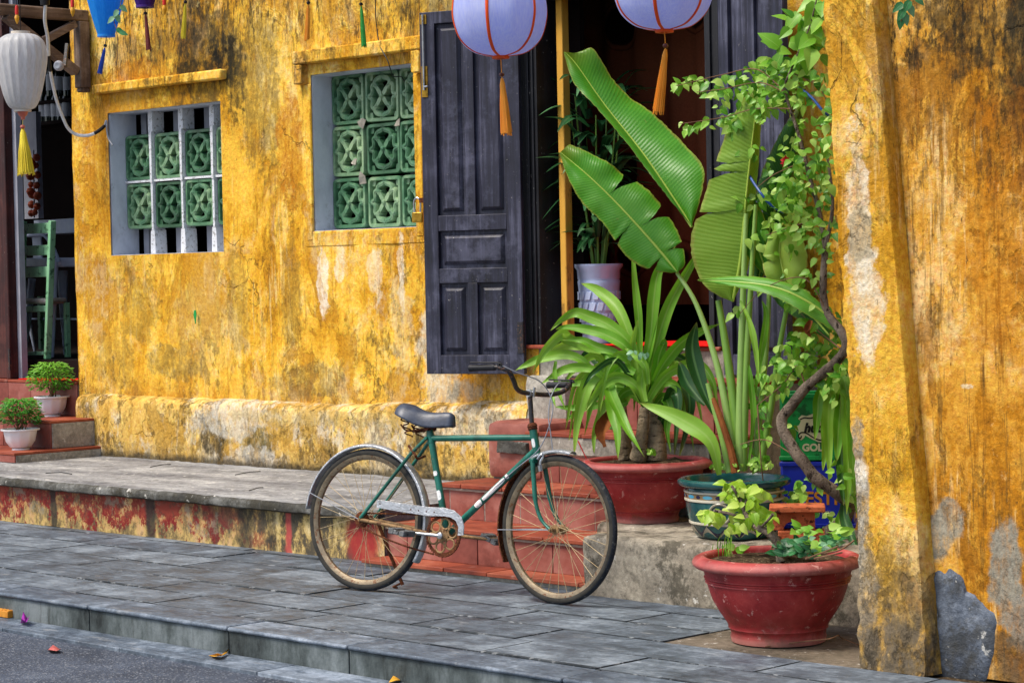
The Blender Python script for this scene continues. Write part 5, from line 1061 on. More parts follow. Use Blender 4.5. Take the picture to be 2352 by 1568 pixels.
L = [  # strap leaves: points in zoom units (base to tip), width in metres, depth at base, depth at tip, tint
 ([(1030, 690), (960, 570), (830, 505), (720, 550), (640, 650), (570, 775)], .050, -.02, -.22, .7),
 ([(960, 470), (840, 430), (750, 560), (840, 790), (920, 950), (1035, 1130)], .056, -.06, -.20, .55),
 ([(900, 480), (760, 440), (620, 520), (560, 640), (510, 850), (482, 1125)], .062, -.05, -.24, .75),
 ([(880, 560), (780, 560), (790, 760), (825, 930), (828, 1145)], .058, -.04, -.18, .6),
 ([(960, 370), (900, 220), (760, 100), (600, 30), (490, 0), (380, 60), (300, 140)], .056, .0, -.2, .65),
 ([(950, 380), (880, 260), (720, 170), (560, 130), (420, 115), (340, 132)], .050, -.04, -.25, .55),
 ([(930, 400), (800, 310), (660, 270), (540, 215), (390, 215)], .042, -.05, -.22, .6),
 ([(720, 520), (640, 450), (520, 430), (400, 450), (300, 510), (220, 560)], .042, -.1, -.28, .7),
 ([(640, 480), (540, 370), (400, 330), (230, 360), (110, 410), (20, 455)], .046, -.1, -.3, .7),
 ([(700, 300), (560, 260), (430, 200), (380, 170), (250, 300), (160, 470)], .056, -.06, -.3, .8),
 ([(680, 330), (560, 260), (440, 250), (300, 300), (210, 350)], .05, .05, -.12, .85),
 ([(1010, 560), (970, 400), (940, 240), (985, 60)], .046, -.03, -.05, .85),
 ([(990, 470), (900, 140), (800, -60), (660, -180), (540, -230)], .058, .03, .08, .7),
 ([(1000, 380), (990, 60), (960, -240), (938, -560)], .036, .03, .03, .6),
 ([(1020, 480), (1080, 200), (1110, -120), (1150, -330), (1280, -520)], .056, .05, .12, .55),
 ([(1060, 560), (1130, 250), (1230, -60), (1400, -370), (1520, -560)], .056, .06, .2, .6),
 ([(1110, 540), (1200, 380), (1330, 230), (1500, 130), (1620, 90)], .052, .0, -.02, .45),
 ([(1060, 690), (1180, 510), (1330, 420), (1480, 420), (1570, 540), (1600, 700)], .052, -.02, .0, .6),
 ([(1040, 700), (1010, 560), (1020, 460), (990, 350)], .044, -.06, -.07, .75),
 ([(1060, 560), (1040, 420), (960, 330), (880, 280)], .036, -.08, -.12, .7),
 ([(880, 640), (760, 600), (600, 560), (430, 545), (350, 570)], .036, .0, -.1, .4),
 ([(820, 700), (700, 720), (560, 740), (430, 745), (330, 735)], .036, .06, -.02, .35),
 ([(700, 560), (600, 560), (400, 560), (320, 640), (340, 740)], .03, -.08, -.22, .6),
 ([(340, 380), (330, 480), (360, 620), (420, 770)], .022, -.26, -.3, .6),
 ([(860, 660), (740, 690), (690, 800), (640, 950), (640, 1110)], .034, -.02, -.12, .75),
 ([(760, 600), (700, 640), (480, 800), (415, 850)], .026, .1, .08, .3),
 ([(1110, 640), (1130, 480), (1150, 340), (1190, 230), (1150, 260)], .052, .04, -.02, .25),
 ([(1150, 900), (1200, 760), (1260, 620), (1300, 720), (1270, 1110)], .06, .1, .02, .2),
 ([(1200, 880), (1290, 700), (1350, 560), (1390, 760), (1310, 1120)], .062, .14, .06, .05),
 ([(1100, 760), (1180, 660), (1230, 760), (1210, 920), (1240, 1090)], .044, .08, .02, .3),
 ([(900, 620), (700, 420), (600, 330), (560, 420), (570, 640)], .05, .12, .1, .1),
 ([(920, 560), (820, 380), (700, 330), (720, 450), (760, 640)], .05, .14, .1, .15),
 ([(1100, 520), (1240, 330), (1350, 260), (1420, 400)], .05, .18, .16, .15),
 ([(960, 560), (860, 480), (740, 450), (640, 500)], .05, .1, .02, .25),
 ([(1050, 640), (960, 600), (860, 640), (780, 780)], .045, .02, -.05, .35),
 ([(900, 700), (820, 740), (760, 860), (790, 920)], .045, .02, -.06, .3)]
for P, w, d0, d1, t in L:
    m = len(P); b = MB(); b.ct = t
    ribbon(b, [cz(x, y, lerp(d0, d1, i / (m - 1))) for i, (x, y) in enumerate(P)], w * 1.12, t, .36, 8, None, random.uniform(-.5, .5), .55, .03, .004, random.uniform(.3, .5))
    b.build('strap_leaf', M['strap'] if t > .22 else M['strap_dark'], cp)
for k in range(42):   # lower arching leaves all round the crown
    a = 2 * math.pi * k / 15 + random.uniform(-.15, .15); o = random.choice((cz(1035, 740), cz(1095, 770, .08), cz(870, 740, .1))); r = random.uniform(.2, .40); dv = Vector((math.cos(a), math.sin(a), 0)); h = random.uniform(.05, .26); t = random.uniform(.24, .95); b = MB()
    if dv.dot(VIEW) > .5: continue
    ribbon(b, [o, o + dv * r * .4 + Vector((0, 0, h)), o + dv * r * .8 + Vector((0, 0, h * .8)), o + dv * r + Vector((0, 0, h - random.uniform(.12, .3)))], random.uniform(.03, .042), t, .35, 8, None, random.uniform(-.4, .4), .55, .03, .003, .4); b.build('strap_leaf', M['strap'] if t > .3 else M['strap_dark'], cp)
b = MB(); ribbon(b, [cz(770, 800, -.03), cz(740, 860, -.08), cz(710, 940, -.1), cz(735, 1050, -.1)], .075, .5, .9, 6, None, .8, .6, .3); b.build('dead_leaf', M['dead'], cp)
b = MB(); b.tube([cz(515, 1005, -.1), cz(545, 1070, -.1), cz(580, 1140, -.08)], .003, 5); b.build('red_stick', M['litter_pink'] if 0 else M['flower'], cp)
b = MB(); leaf_cloud(b, ((975, 320, 90, 30, .03, 12),), lambda x, y, d: cz(x, y, d - .12), .035, 1, tl=(.8, 1)); b.build('seedling', M['creeper'], cp)
b = MB(); leaf_cloud(b, ((1090, 1110, 40, 16, .05, 8),), lambda x, y, d: cz(x, y, d - .1), .03, 0, up=1, hang=.2); b.build('weed', M['vine'], cp)

# teal pot with banana like plant
TP = PZ(1692, 1240, .285) + Vector((-.66, .74, 0)) * .165
tp = thing('potted_banana', 'dark teal glazed pot with giant torn banana leaves on tall green stalks', 'potted plant', TP)
kz = .27 / .265
prof = [(.001, 0), (.165, 0), (.178, .008), (.188, .025), (.20, .06), (.214, .10), (.222, .15), (.224, .19), (.226, .215), (.222, .228), (.23, .236), (.252, .238), (.260, .248), (.258, .262), (.245, .270), (.228, .268), (.22, .255), (.214, .22)]
po = pot('pot', tp, TP, prof, M['teal_glaze'], 72, .003, .216, .232)
def rad(z):
    for (r0, z0), (r1, z1) in zip(prof[1:], prof[2:]):
        if z0 <= z <= z1: return lerp(r0, r1, (z - z0) / max(1e-6, z1 - z0))
    return .2
b = MB()
for z, h in ((.176, .008), (.212, .006), (.072, .008)): b.lathe([(rad(z) - .002, z - h), (rad(z) + .005, z - h * .5), (rad(z) + .005, z + h * .5), (rad(z) - .002, z + h)], 72, TP)
b.build('cream_band', M['cream_glaze'], po)
b = MB(); b.lathe([(rad(.182) + .0012, .183), (rad(.205) + .0012, .206)], 72, TP); b.build('brown_band', M['brown_glaze'], po)
def patch(b, a, z, wa, hz, e=.003, n=10):
    r = rad(z); c = b.V(TP + Vector((math.cos(a) * (r + e), math.sin(a) * (r + e), z))); I = [b.V(TP + Vector((math.cos(a + wa / r * math.cos(k * 6.283 / n)) * (rad(z + hz * math.sin(k * 6.283 / n)) + e * .6), math.sin(a + wa / r * math.cos(k * 6.283 / n)) * (rad(z + hz * math.sin(k * 6.283 / n)) + e * .6), z + hz * math.sin(k * 6.283 / n)))) for k in range(n)]
    for k in range(n): b.F((c, I[k], I[(k + 1) % n]))
b1 = MB(); b2 = MB()
for k in range(26):
    a = 2 * math.pi * k / 26
    if k % 2: patch(b2, a, .1945, .014, .0085)
    else: patch(b1, a, .1945, .026, .0085, n=14)
b1.build('blue_ornament', M['blue_glaze'], po); b2.build('violet_ornament', M['navy_glaze'], po)
b1 = MB(); b2 = MB()
for k in range(12):
    a0 = 2 * math.pi * k / 12; da = math.pi / 12
    for (B, s, za, zc) in ((b1, 1, .006, .062), (b2, -1, .062, .006)):
        ao = a0 if s > 0 else a0 + da * 1.0; e = .0015 if s > 0 else .0013
        def q(a, z): r = rad(z) + e; return TP + Vector((math.cos(a) * r, math.sin(a) * r, z))
        n_ = 5
        for i in range(n_):
            u0, u1 = i / n_, (i + 1) / n_; z0, z1 = lerp(za, zc, u0), lerp(za, zc, u1); w0, w1 = da * (1 - u0), da * (1 - u1)
            B.quad(q(ao - w0, z0), q(ao + w0, z0), q(ao + w1, z1), q(ao - w1, z1))
b1.build('cream_ornament', M['cream_glaze'], po); b2.build('violet_ornament', M['navy_glaze'], po)
for da in (0, 2.1, 4.2):   # round medallions
    a = math.atan2(-.74, .66) - .35 + da; b = MB(); b2 = MB(); ring = []
    for k in range(25):
        t = 6.283 * k / 24; z = .122 + .045 * math.sin(t); aa = a + .048 / .22 * math.cos(t); r = rad(z) + .003; ring.append(TP + Vector((math.cos(aa) * r, math.sin(aa) * r, z)))
    b.tube(ring[:-1], .006, 8, closed=True); b.build('medallion_ring', M['cream_glaze'], po)
    patch(b2, a, .122, .026, .026, .004, 12); b2.build('medallion', M['navy_glaze'], po)
yt = TP.y
def T_(x, y, d=0.0): return PY(x, y, yt + d)
def stalk(pts, r0, r1, name='stalk'):
    P = spline(pts, 6); m = len(P); b = MB(); b.ct = random.random(); b.tube(P, [lerp(r0, r1, i / (m - 1)) for i in range(m)], 10, t=random.uniform(.2, .8)); return b.build(name, M['stalk'], tp)
stalk([T_(1690, 1080), T_(1672, 960), T_(1645, 830), T_(1600, 700), T_(1555, 627)], .022, .0085)
stalk([T_(1698, 1080, .02), T_(1688, 950, .02), T_(1668, 800, .02), T_(1650, 690, .02)], .027, .014)
stalk([T_(1700, 1080, .0), T_(1701, 900, .0), T_(1706, 700, .0), T_(1714, 490, .0)], .024, .010)
stalk([T_(1706, 1080, .01), T_(1712, 900, .01), T_(1722, 700, .01), T_(1736, 470, .02)], .022, .009)
stalk([T_(1735, 1080, .08), T_(1745, 950, .08), T_(1760, 800, .08), T_(1768, 640, .08)], .018, .010)
stalk([T_(1745, 1080, .04), T_(1772, 930, .04), T_(1790, 800, .04), T_(1815, 670, .04)], .018, .010)
stalk([T_(1676, 1085, -.05), T_(1660, 1010, -.05), T_(1638, 930, -.05), T_(1625, 880, -.05)], .018, .010)
b = MB(); b.tube(spline([T_(1690, 1085, -.06), T_(1678, 1030, -.06), T_(1655, 960, -.06), T_(1638, 915, -.05)], 5), [.020 - .0006 * i for i in range(16)], 8); b.build('dry_sheath', M['dead'], tp)
def big_leaf(mid, left, right, mat, t=.5, n=64, k=5, tearsL=(), tearsR=(), rib=.007, wave=.004, bow=.02, name='banana_leaf'):
    """a broad leaf: two half blades hung from the midrib, with tears running along the veins"""
    Mi = resample(mid, n); b = MB()
    for sgn, edge, tears in ((0, left, tearsL), (1, right, tearsR)):
        if not edge: continue
        E = resample(edge, n); cuts = sorted(tears) ; segs = []; a = 0
        for cidx, gap, dep in cuts: segs.append((a, int(cidx * n))); a = int(cidx * n)
        segs.append((a, n)); gaps = [(0, 0)] + [(g, d) for _, g, d in cuts]
        for si, (i0, i1) in enumerate(segs):
            rows = []
            for i in range(i0, i1 + 1):
                row = []; um = 1.0
                if si > 0:
                    g, d = gaps[si]; G = max(1.0, g * n)
                    if i - i0 < G: um = min(um, 1 - d * (1 - (i - i0) / G) ** 1.2)
                if si < len(segs) - 1:
                    g, d = gaps[si + 1]; G = max(1.0, g * n * .35)
                    if i1 - i < G: um = min(um, 1 - .5 * d * (1 - (i1 - i) / G))
                for j in range(k + 1):
                    u = j / k * um; m_ = Mi[i]; e = E[i]
                    p = lerp(m_, e, u); nn = VIEW
                    p = p + nn * (bow * math.sin(math.pi * u) + wave * u * math.sin(i * .55 + t * 9) + (.014 * u if (si and i - i0 < 3) else 0))
                    if j == k: p = p + mnoise.noise_vector(p * 60) * .004
                    row.append(b.V(p, ((.5 - .5 * u) if sgn == 0 else (.5 + .5 * u), i / n)))
                rows.append(row)
            for A, B in zip(rows[:-1], rows[1:]):
                for j in range(k): b.F((A[j], A[j + 1], B[j + 1], B[j]), t)
    o = b.build(name, mat, tp)
    b = MB(); b.tube([p + VIEW * .001 for p in Mi], [lerp(rib, rib * .25, i / n) for i in range(n + 1)], 8); b.build('midrib', M['midrib'], o)
    return o
def resample(pts, n):
    P = spline(pts, 10); D = [0]
    for a, c in zip(P[:-1], P[1:]): D.append(D[-1] + (c - a).length)
    out = []; j = 0
    for i in range(n + 1):
        s = D[-1] * i / n
        while j < len(D) - 2 and D[j + 1] < s: j += 1
        f = (s - D[j]) / max(1e-9, D[j + 1] - D[j]); out.append(lerp(P[j], P[j + 1], min(1, f)))
    return out
# upper leaf (folded: the left half is seen nearly edge on)
big_leaf([T_(1589, 521, 0), T_(1523, 420, .0), T_(1471, 345, 0), T_(1388, 240, -.02), T_(1325, 150, -.06), T_(1297, 120, -.08)],
         [T_(1589, 521, 0), T_(1512, 425, -.06), T_(1440, 330, -.08), T_(1372, 250, -.10), T_(1318, 190, -.11), T_(1294, 122, -.09)],
         [T_(1589, 521, 0), T_(1618, 398, .1), T_(1570, 330, .14), T_(1494, 256, .14), T_(1448, 225, .12), T_(1405, 178, .06), T_(1362, 112, -.02), T_(1330, 126, -.05)], M['banana'], .45, 72, 6, rib=.0075)
# lower torn leaf
big_leaf([T_(1556, 626, -.02), T_(1523, 585, -.04), T_(1467, 521, -.07), T_(1407, 457, -.10), T_(1345, 398, -.14), T_(1287, 350, -.17)],
         [T_(1556, 626, -.02), T_(1500, 622, -.06), T_(1440, 590, -.10), T_(1384, 512, -.14), T_(1340, 470, -.17), T_(1306, 412, -.19), T_(1285, 352, -.18)],
         [T_(1556, 626, -.02), T_(1574, 598, .0), T_(1556, 530, .02), T_(1512, 462, .02), T_(1470, 422, .0), T_(1432, 402, -.02), T_(1396, 372, -.07), T_(1308, 331, -.15)], M['banana'], .55, 80, 6,
         tearsL=((.14, .03, .7), (.40, .012, .5)), tearsR=((.16, .025, .7), (.36, .055, .7), (.62, .06, .85)), rib=.007)
# tall pale leaf seen from below
big_leaf([T_(1682, 692, .0), T_(1700, 600, .0), T_(1716, 430, .0), T_(1734, 270, .02), T_(1742, 200, .05)],
         [T_(1678, 692, .0), T_(1622, 660, -.04), T_(1592, 600, -.05), T_(1588, 540, -.05), T_(1612, 468, -.04), T_(1644, 372, -.02), T_(1682, 270, .0), T_(1725, 205, .04)],
         [T_(1684, 692, .0), T_(1722, 600, .10), T_(1738, 430, .12), T_(1748, 280, .1), T_(1744, 200, .06)], M['banana_back'], .5, 64, 6, tearsL=((.44, .015, .35), (.61, .022, .75), (.66, .012, .4)), rib=.008)
# darker leaves behind on the right
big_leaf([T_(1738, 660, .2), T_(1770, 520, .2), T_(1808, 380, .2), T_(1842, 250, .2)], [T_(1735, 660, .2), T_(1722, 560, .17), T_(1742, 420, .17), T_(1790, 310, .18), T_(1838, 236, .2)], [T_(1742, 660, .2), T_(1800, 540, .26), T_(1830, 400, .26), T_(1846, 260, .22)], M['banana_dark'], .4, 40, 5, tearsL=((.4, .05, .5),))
big_leaf([T_(1812, 680, .06), T_(1800, 630, .05), T_(1790, 570, .04), T_(1800, 515, .04)], [T_(1808, 684, .06), T_(1762, 640, .0), T_(1752, 590, .0), T_(1772, 535, .02), T_(1798, 512, .04)], [T_(1814, 684, .06), T_(1852, 620, .08), T_(1848, 560, .08), T_(1815, 515, .05)], M['banana_back'], .7, 40, 5, tearsL=((.5, .06, .5),))
big_leaf([T_(1768, 640, .1), T_(1748, 590, .06), T_(1728, 520, .05), T_(1735, 470, .05)], [T_(1766, 640, .1), T_(1718, 590, .02), T_(1712, 540, .02), T_(1733, 468, .05)], [T_(1770, 640, .1), T_(1770, 560, .1), T_(1752, 490, .07), T_(1736, 468, .05)], M['banana'], .3, 30, 4)
# long leaf lying across
big_leaf([T_(1930, 745, .05), T_(1850, 690, -.02), T_(1780, 660, -.06), T_(1700, 648, -.10), T_(1603, 643, -.14)], [T_(1930, 740, .05), T_(1850, 668, .0), T_(1770, 640, -.04), T_(1690, 634, -.09), T_(1603, 641, -.14)], [T_(1930, 770, .05), T_(1840, 715, -.05), T_(1775, 680, -.09), T_(1695, 660, -.12), T_(1603, 645, -.14)], M['banana'], .7, 50, 4, bow=.008)
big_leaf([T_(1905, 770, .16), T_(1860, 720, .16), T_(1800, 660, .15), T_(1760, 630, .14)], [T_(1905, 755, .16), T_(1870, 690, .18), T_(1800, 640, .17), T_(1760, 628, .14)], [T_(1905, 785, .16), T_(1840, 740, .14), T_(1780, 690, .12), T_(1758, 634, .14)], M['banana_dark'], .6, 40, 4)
# young side leaves low in the pot
for P, w, d0, d1, t, mt in (([(1652, 1090), (1630, 1010), (1560, 960), (1470, 925)], .085, -.1, -.2, .8, 'strap'), ([(1640, 950), (1610, 880), (1590, 800), (1600, 740)], .08, .0, .0, .1, 'strap_dark'), ([(1620, 930), (1580, 880), (1560, 830)], .07, .04, .04, .2, 'strap_dark'),
        ([(1720, 1060), (1730, 960), (1725, 880), (1718, 830)], .03, -.02, -.02, .35, 'strap'), ([(1735, 900), (1745, 830), (1760, 730), (1750, 690)], .032, .0, -.02, .5, 'strap'), ([(1700, 690), (1722, 740), (1735, 800), (1742, 870)], .03, -.08, -.1, .8, 'strap')):
    b = MB(); m = len(P); ribbon(b, [T_(x, y, lerp(d0, d1, i / (m - 1))) for i, (x, y) in enumerate(P)], w, t, .3, 8, None, 0, .25, .05, .003, .5); b.build('young_leaf', M[mt], tp)
b = MB(); leaf_cloud(b, ((1700, 1076, 70, 8, .1, 60), (1740, 1070, 40, 12, .08, 30)), T_, .022, 1, up=1.0, hang=.2, tl=(.5, 1)); b.build('ground_weed', M['vine'], tp)

# climbing vine with twisted trunk
vb = PZ(1893, 1232, .285)
vine = thing('climbing_vine', 'twisted grey vine trunk with heart shaped leaves climbing beside the garden wall', 'vine', vb)
VY = vb.y
def Vq(x, y, d=0.0): return PY(x, y, VY + .10 + d)
def Vp(x, y, d=0.0): return PY(x, y, VY + d - .18 * min(1, max(0, (1200 - y) / 120)))
TR = [(1888, 1236, 0), (1912, 1216, 0), (1936, 1198, 0), (1949, 1163, 0), (1924, 1132, -.02), (1873, 1097, -.04), (1836, 1050, -.05), (1808, 1006, -.05), (1795, 966, -.05), (1816, 934, -.03), (1851, 890, -.01), (1917, 835, 0), (1942, 800, .0), (1936, 765, 0), (1905, 728, 0), (1892, 690, 0), (1891, 640, 0), (1896, 570, 0)]
P = spline([Vp(x, y, d) for x, y, d in TR], 6); m = len(P); b = MB()
P = [p + mnoise.noise_vector(p * 14) * .004 for p in P]
b.tube(P, [(lerp(.031, .015, (i / m) ** 1.3)) * (1 + .16 * mnoise.noise(Vector((i * .35, 1, 1)))) for i in range(m)], 14); b.build('trunk', M['bark'], vine)
BR = [([(1896, 570, 0), (1880, 480, .02), (1858, 400, .02), (1838, 320, .0), (1815, 250, -.02), (1800, 200, -.04)], .012), ([(1896, 570, 0), (1912, 480, .0), (1905, 390, .02), (1895, 330, .05)], .010),
      ([(1805, 215, -.04), (1740, 160, -.06), (1660, 172, -.08), (1600, 186, -.1), (1552, 198, -.12)], .003), ([(1805, 215, -.04), (1745, 190, -.06), (1660, 205, -.09), (1600, 212, -.1)], .003), ([(1815, 250, -.04), (1735, 250, -.06), (1660, 270, -.08), (1560, 285, -.12)], .003),
      ([(1800, 200, -.04), (1830, 130, -.04), (1860, 60, -.05), (1880, -20, -.05)], .006), ([(1825, 170, 0), (1880, 200, .0), (1910, 260, .0)], .003), ([(1850, 370, 0), (1780, 400, -.05), (1740, 430, -.08)], .003),
      ([(1888, 500, 0), (1820, 520, -.04), (1760, 540, -.06)], .003), ([(1904, 728, 0), (1850, 640, -.06), (1760, 660, -.1), (1700, 720, -.14)], .003), ([(1930, 800, 0), (1880, 760, .02), (1840, 720, .02)], .004), ([(1851, 890, 0), (1830, 840, -.02), (1800, 880, -.05), (1740, 930, -.08)], .004), ([(1948, 1160, 0), (1965, 1140, 0), (1975, 1120, 0)], .003), ([(1830, 1050, -.06), (1760, 1010, -.1), (1700, 1020, -.12)], .003), ([(1740, 930, -.08), (1748, 1060, -.1), (1760, 1160, -.1)], .004)]
for pts, r in BR: b = MB(); Q = spline([Vp(*p) for p in pts], 5); b.tube(Q, [lerp(r, r * .5, i / (len(Q) - 1)) for i in range(len(Q))], 6); b.build('branch', M['twig'] if r < .005 else M['bark'], vine)
b = MB()
leaf_cloud(b, ((1850, 60, 40, 50, .06, 16), (1880, 20, 26, 40, .06, 12), (1820, 130, 45, 40, .06, 16), (1870, 110, 20, 40, .06, 8)), Vp, .095, 0, tl=(.1, .8), droop=.2)
b.build('large_leaves', M['vine'], vine)
b = MB()
leaf_cloud(b, ((1800, 175, 60, 40, .08, 46), (1740, 160, 50, 22, .06, 26), (1680, 190, 50, 20, .05, 22), (1600, 190, 45, 14, .04, 16), (1560, 196, 14, 10, .03, 6), (1650, 212, 50, 12, .04, 12), (1760, 225, 50, 30, .08, 44), (1720, 265, 50, 22, .06, 24), (1650, 280, 45, 16, .05, 14), (1580, 290, 26, 12, .04, 9), (1690, 305, 24, 12, .04, 8), (1830, 220, 30, 40, .08, 22), (1880, 200, 28, 40, .06, 22), (1905, 255, 16, 36, .05, 12),
    (1730, 350, 26, 18, .05, 8), (1810, 390, 50, 40, .1, 36), (1860, 420, 50, 60, .1, 44), (1895, 380, 24, 70, .08, 34), (1800, 440, 50, 26, .08, 36), (1730, 460, 40, 16, .06, 18), (1830, 500, 60, 40, .1, 32), (1880, 520, 40, 50, .08, 40), (1770, 530, 40, 22, .06, 16), (1720, 555, 24, 14, .05, 8),
    (1780, 660, 60, 14, .06, 14), (1840, 690, 40, 20, .06, 12), (1700, 720, 20, 12, .05, 6), (1850, 760, 36, 26, .06, 22), (1815, 815, 44, 34, .06, 34), (1775, 880, 40, 28, .06, 22), (1740, 930, 26, 20, .05, 14), (1900, 880, 30, 26, .06, 14), (1930, 840, 14, 30, .05, 10),
    (1822, 990, 8, 20, .04, 4), (1700, 1030, 26, 14, .05, 10), (1745, 1040, 30, 30, .06, 12), (1960, 1150, 18, 22, .04, 9), (1860, 1110, 30, 22, .05, 12), (1830, 1140, 30, 20, .05, 14), (1900, 1190, 26, 26, .05, 10), (1760, 990, 26, 20, .05, 10)), Vp, .045, 0, tl=(.05, 1.0))
leaf_cloud(b, ((1760, 200, 70, 50, .08, 44), (1700, 250, 60, 50, .08, 30), (1830, 320, 40, 60, .08, 26), (1885, 320, 22, 80, .06, 26), (1850, 470, 60, 80, .1, 40), (1790, 560, 60, 40, .08, 20), (1880, 600, 30, 50, .06, 18), (1830, 640, 40, 40, .06, 12), (1775, 860, 40, 40, .07, 22), (1925, 880, 16, 50, .05, 12), (1930, 1090, 24, 40, .05, 10)), Vp, .041, 0, tl=(.1, 1.0))
b.build('foliage', M['vine'], vine)
b = MB(); leaf_cloud(b, ((1900, 760, 40, 50, .05, 34), (1890, 830, 50, 50, .05, 50), (1850, 850, 40, 40, .05, 30), (1905, 900, 30, 40, .05, 20), (1880, 690, 30, 50, .05, 20)), Vq, .046, 0, tl=(.0, .7)); b.build('inner_foliage', M['vine'], vine)
b = MB(); p = Vp(1806, 371, -.06)
for k in range(7): leaf_blade(b, p, Vector((math.cos(k * .7), -.4, math.sin(k * .7))), .03, .014, VIEW, .1, .2, .5, 1)
b.build('red_flower', M['flower'], vine)
b = MB(); ribbon(b, [Vp(1862, 735, -.05), Vp(1858, 755, -.05), Vp(1864, 775, -.04)], .035, .5, .9, 5, None, 1.5, .5, .3); ribbon(b, [Vp(1858, 750, -.05), Vp(1850, 765, -.05)], .02, .5, .9, 5, None, 1.0, .5, .3); b.build('dead_leaf', M['dead'], vine)
# blue hose in the vine
b = MB(); b.tube(spline([Vp(*p) for p in ((1714, 300, .05), (1710, 345, .04), (1718, 395, .0), (1745, 440, -.05), (1770, 470, -.03), (1800, 488, .02))], 6), .006, 8); b.tube(spline([Vp(*p) for p in ((1795, 205, .0), (1830, 200, .0), (1865, 225, .0), (1890, 255, .0), (1915, 275, .05))], 6), .006, 8); b.build('hose', M['blue_hose'], None)
tag(bpy.data.objects['hose.001'] if 'hose.001' in bpy.data.objects else bpy.data.objects['hose'], 'thin blue hose looping through the climbing vine leaves', 'hose')
# strap leaved plant squeezed against the pilaster
sb = PZ(1962, 1240, .285)
sp = thing('strap_leaf_plant', 'plant with long drooping strap leaves squeezed between the crates and the garden wall', 'plant', sb)
b = MB(); b.tube([sb + Vector((.05, .05, 0)), PY(1935, 1050, sb.y + .05), PY(1925, 900, sb.y), PY(1920, 850, sb.y)], [.02, .018, .014, .01], 10); b.build('stem', M['stalk'], sp)
for P, w, t in (([(1922, 860), (1908, 900), (1902, 980), (1905, 1095)], .06, .75), ([(1925, 860), (1930, 920), (1925, 1000), (1922, 1060)], .055, .45), ([(1930, 850), (1945, 900), (1950, 1010), (1945, 1180)], .07, .65), ([(1926, 860), (1885, 900), (1878, 950), (1872, 1010)], .05, .35), ([(1935, 860), (1955, 930), (1958, 1040), (1962, 1140)], .06, .55), ([(1915, 870), (1898, 940), (1895, 1010), (1890, 1080)], .045, .7), ([(1945, 1120), (1938, 1180), (1955, 1230), (1972, 1268)], .05, .2), ([(1940, 880), (1930, 980), (1935, 1090), (1938, 1160)], .06, .3), ([(1944, 1150), (1930, 1190), (1925, 1225)], .04, .5)):
    b = MB(); ribbon(b, [PY(x, y, sb.y - .06 - .02 * i) for i, (x, y) in enumerate(P)], w, t, .35, 8, None, random.uniform(-.5, .5), .5, .05, .005, .5); b.build('strap_leaf', M['strap'] if t > .3 else M['strap_dark'], sp)
# sprig hanging over the garden wall, sprig on the blue lantern
def sprig(name, pts, leaves, size, fn, lab, mat):
    Q = spline([fn(*p) for p in pts], 5); r = thing(name, lab, 'sprig', Q[0]); b = MB(); b.tube(Q, .002, 5); b.build('stem', M['twig'], r); b = MB()
    for x, y, a, t in leaves: leaf_blade(b, fn(x, y), RGT * math.sin(a) - Vector((0, 0, math.cos(a))), size, size * .62, VIEW + Vector((0, 0, .4)), .2, .3, t, 0)
    b.build('leaves', mat, r)
sprig('hanging_sprig', [(2096, -40), (2086, 0), (2074, 30), (2070, 50)], [(2100, -8, .9, .6), (2090, 2, -.5, .5), (2086, 12, .5, .8), (2078, 22, -.6, .4), (2076, 30, .3, .7), (2070, 38, -.1, .5), (2074, 8, -.9, .3)], .05, lambda x, y: PY(x, y, -1.12), 'blue green leafy sprig hanging over the top of the garden wall', M['creeper'])
sprig('ivy_sprig', [(282, -30), (276, 15), (262, 45), (268, 70), (271, 110), (267, 150)], [(276, 14, .9, .8), (272, 24, -.7, .9), (262, 40, -.9, 1.0), (268, 34, .3, .8), (268, 66, .9, .5), (274, 74, 1.3, .6)], .05, lambda x, y: PY(x, y, -.9), 'thin ivy sprig hanging beside the bright blue lantern', M['creeper'])

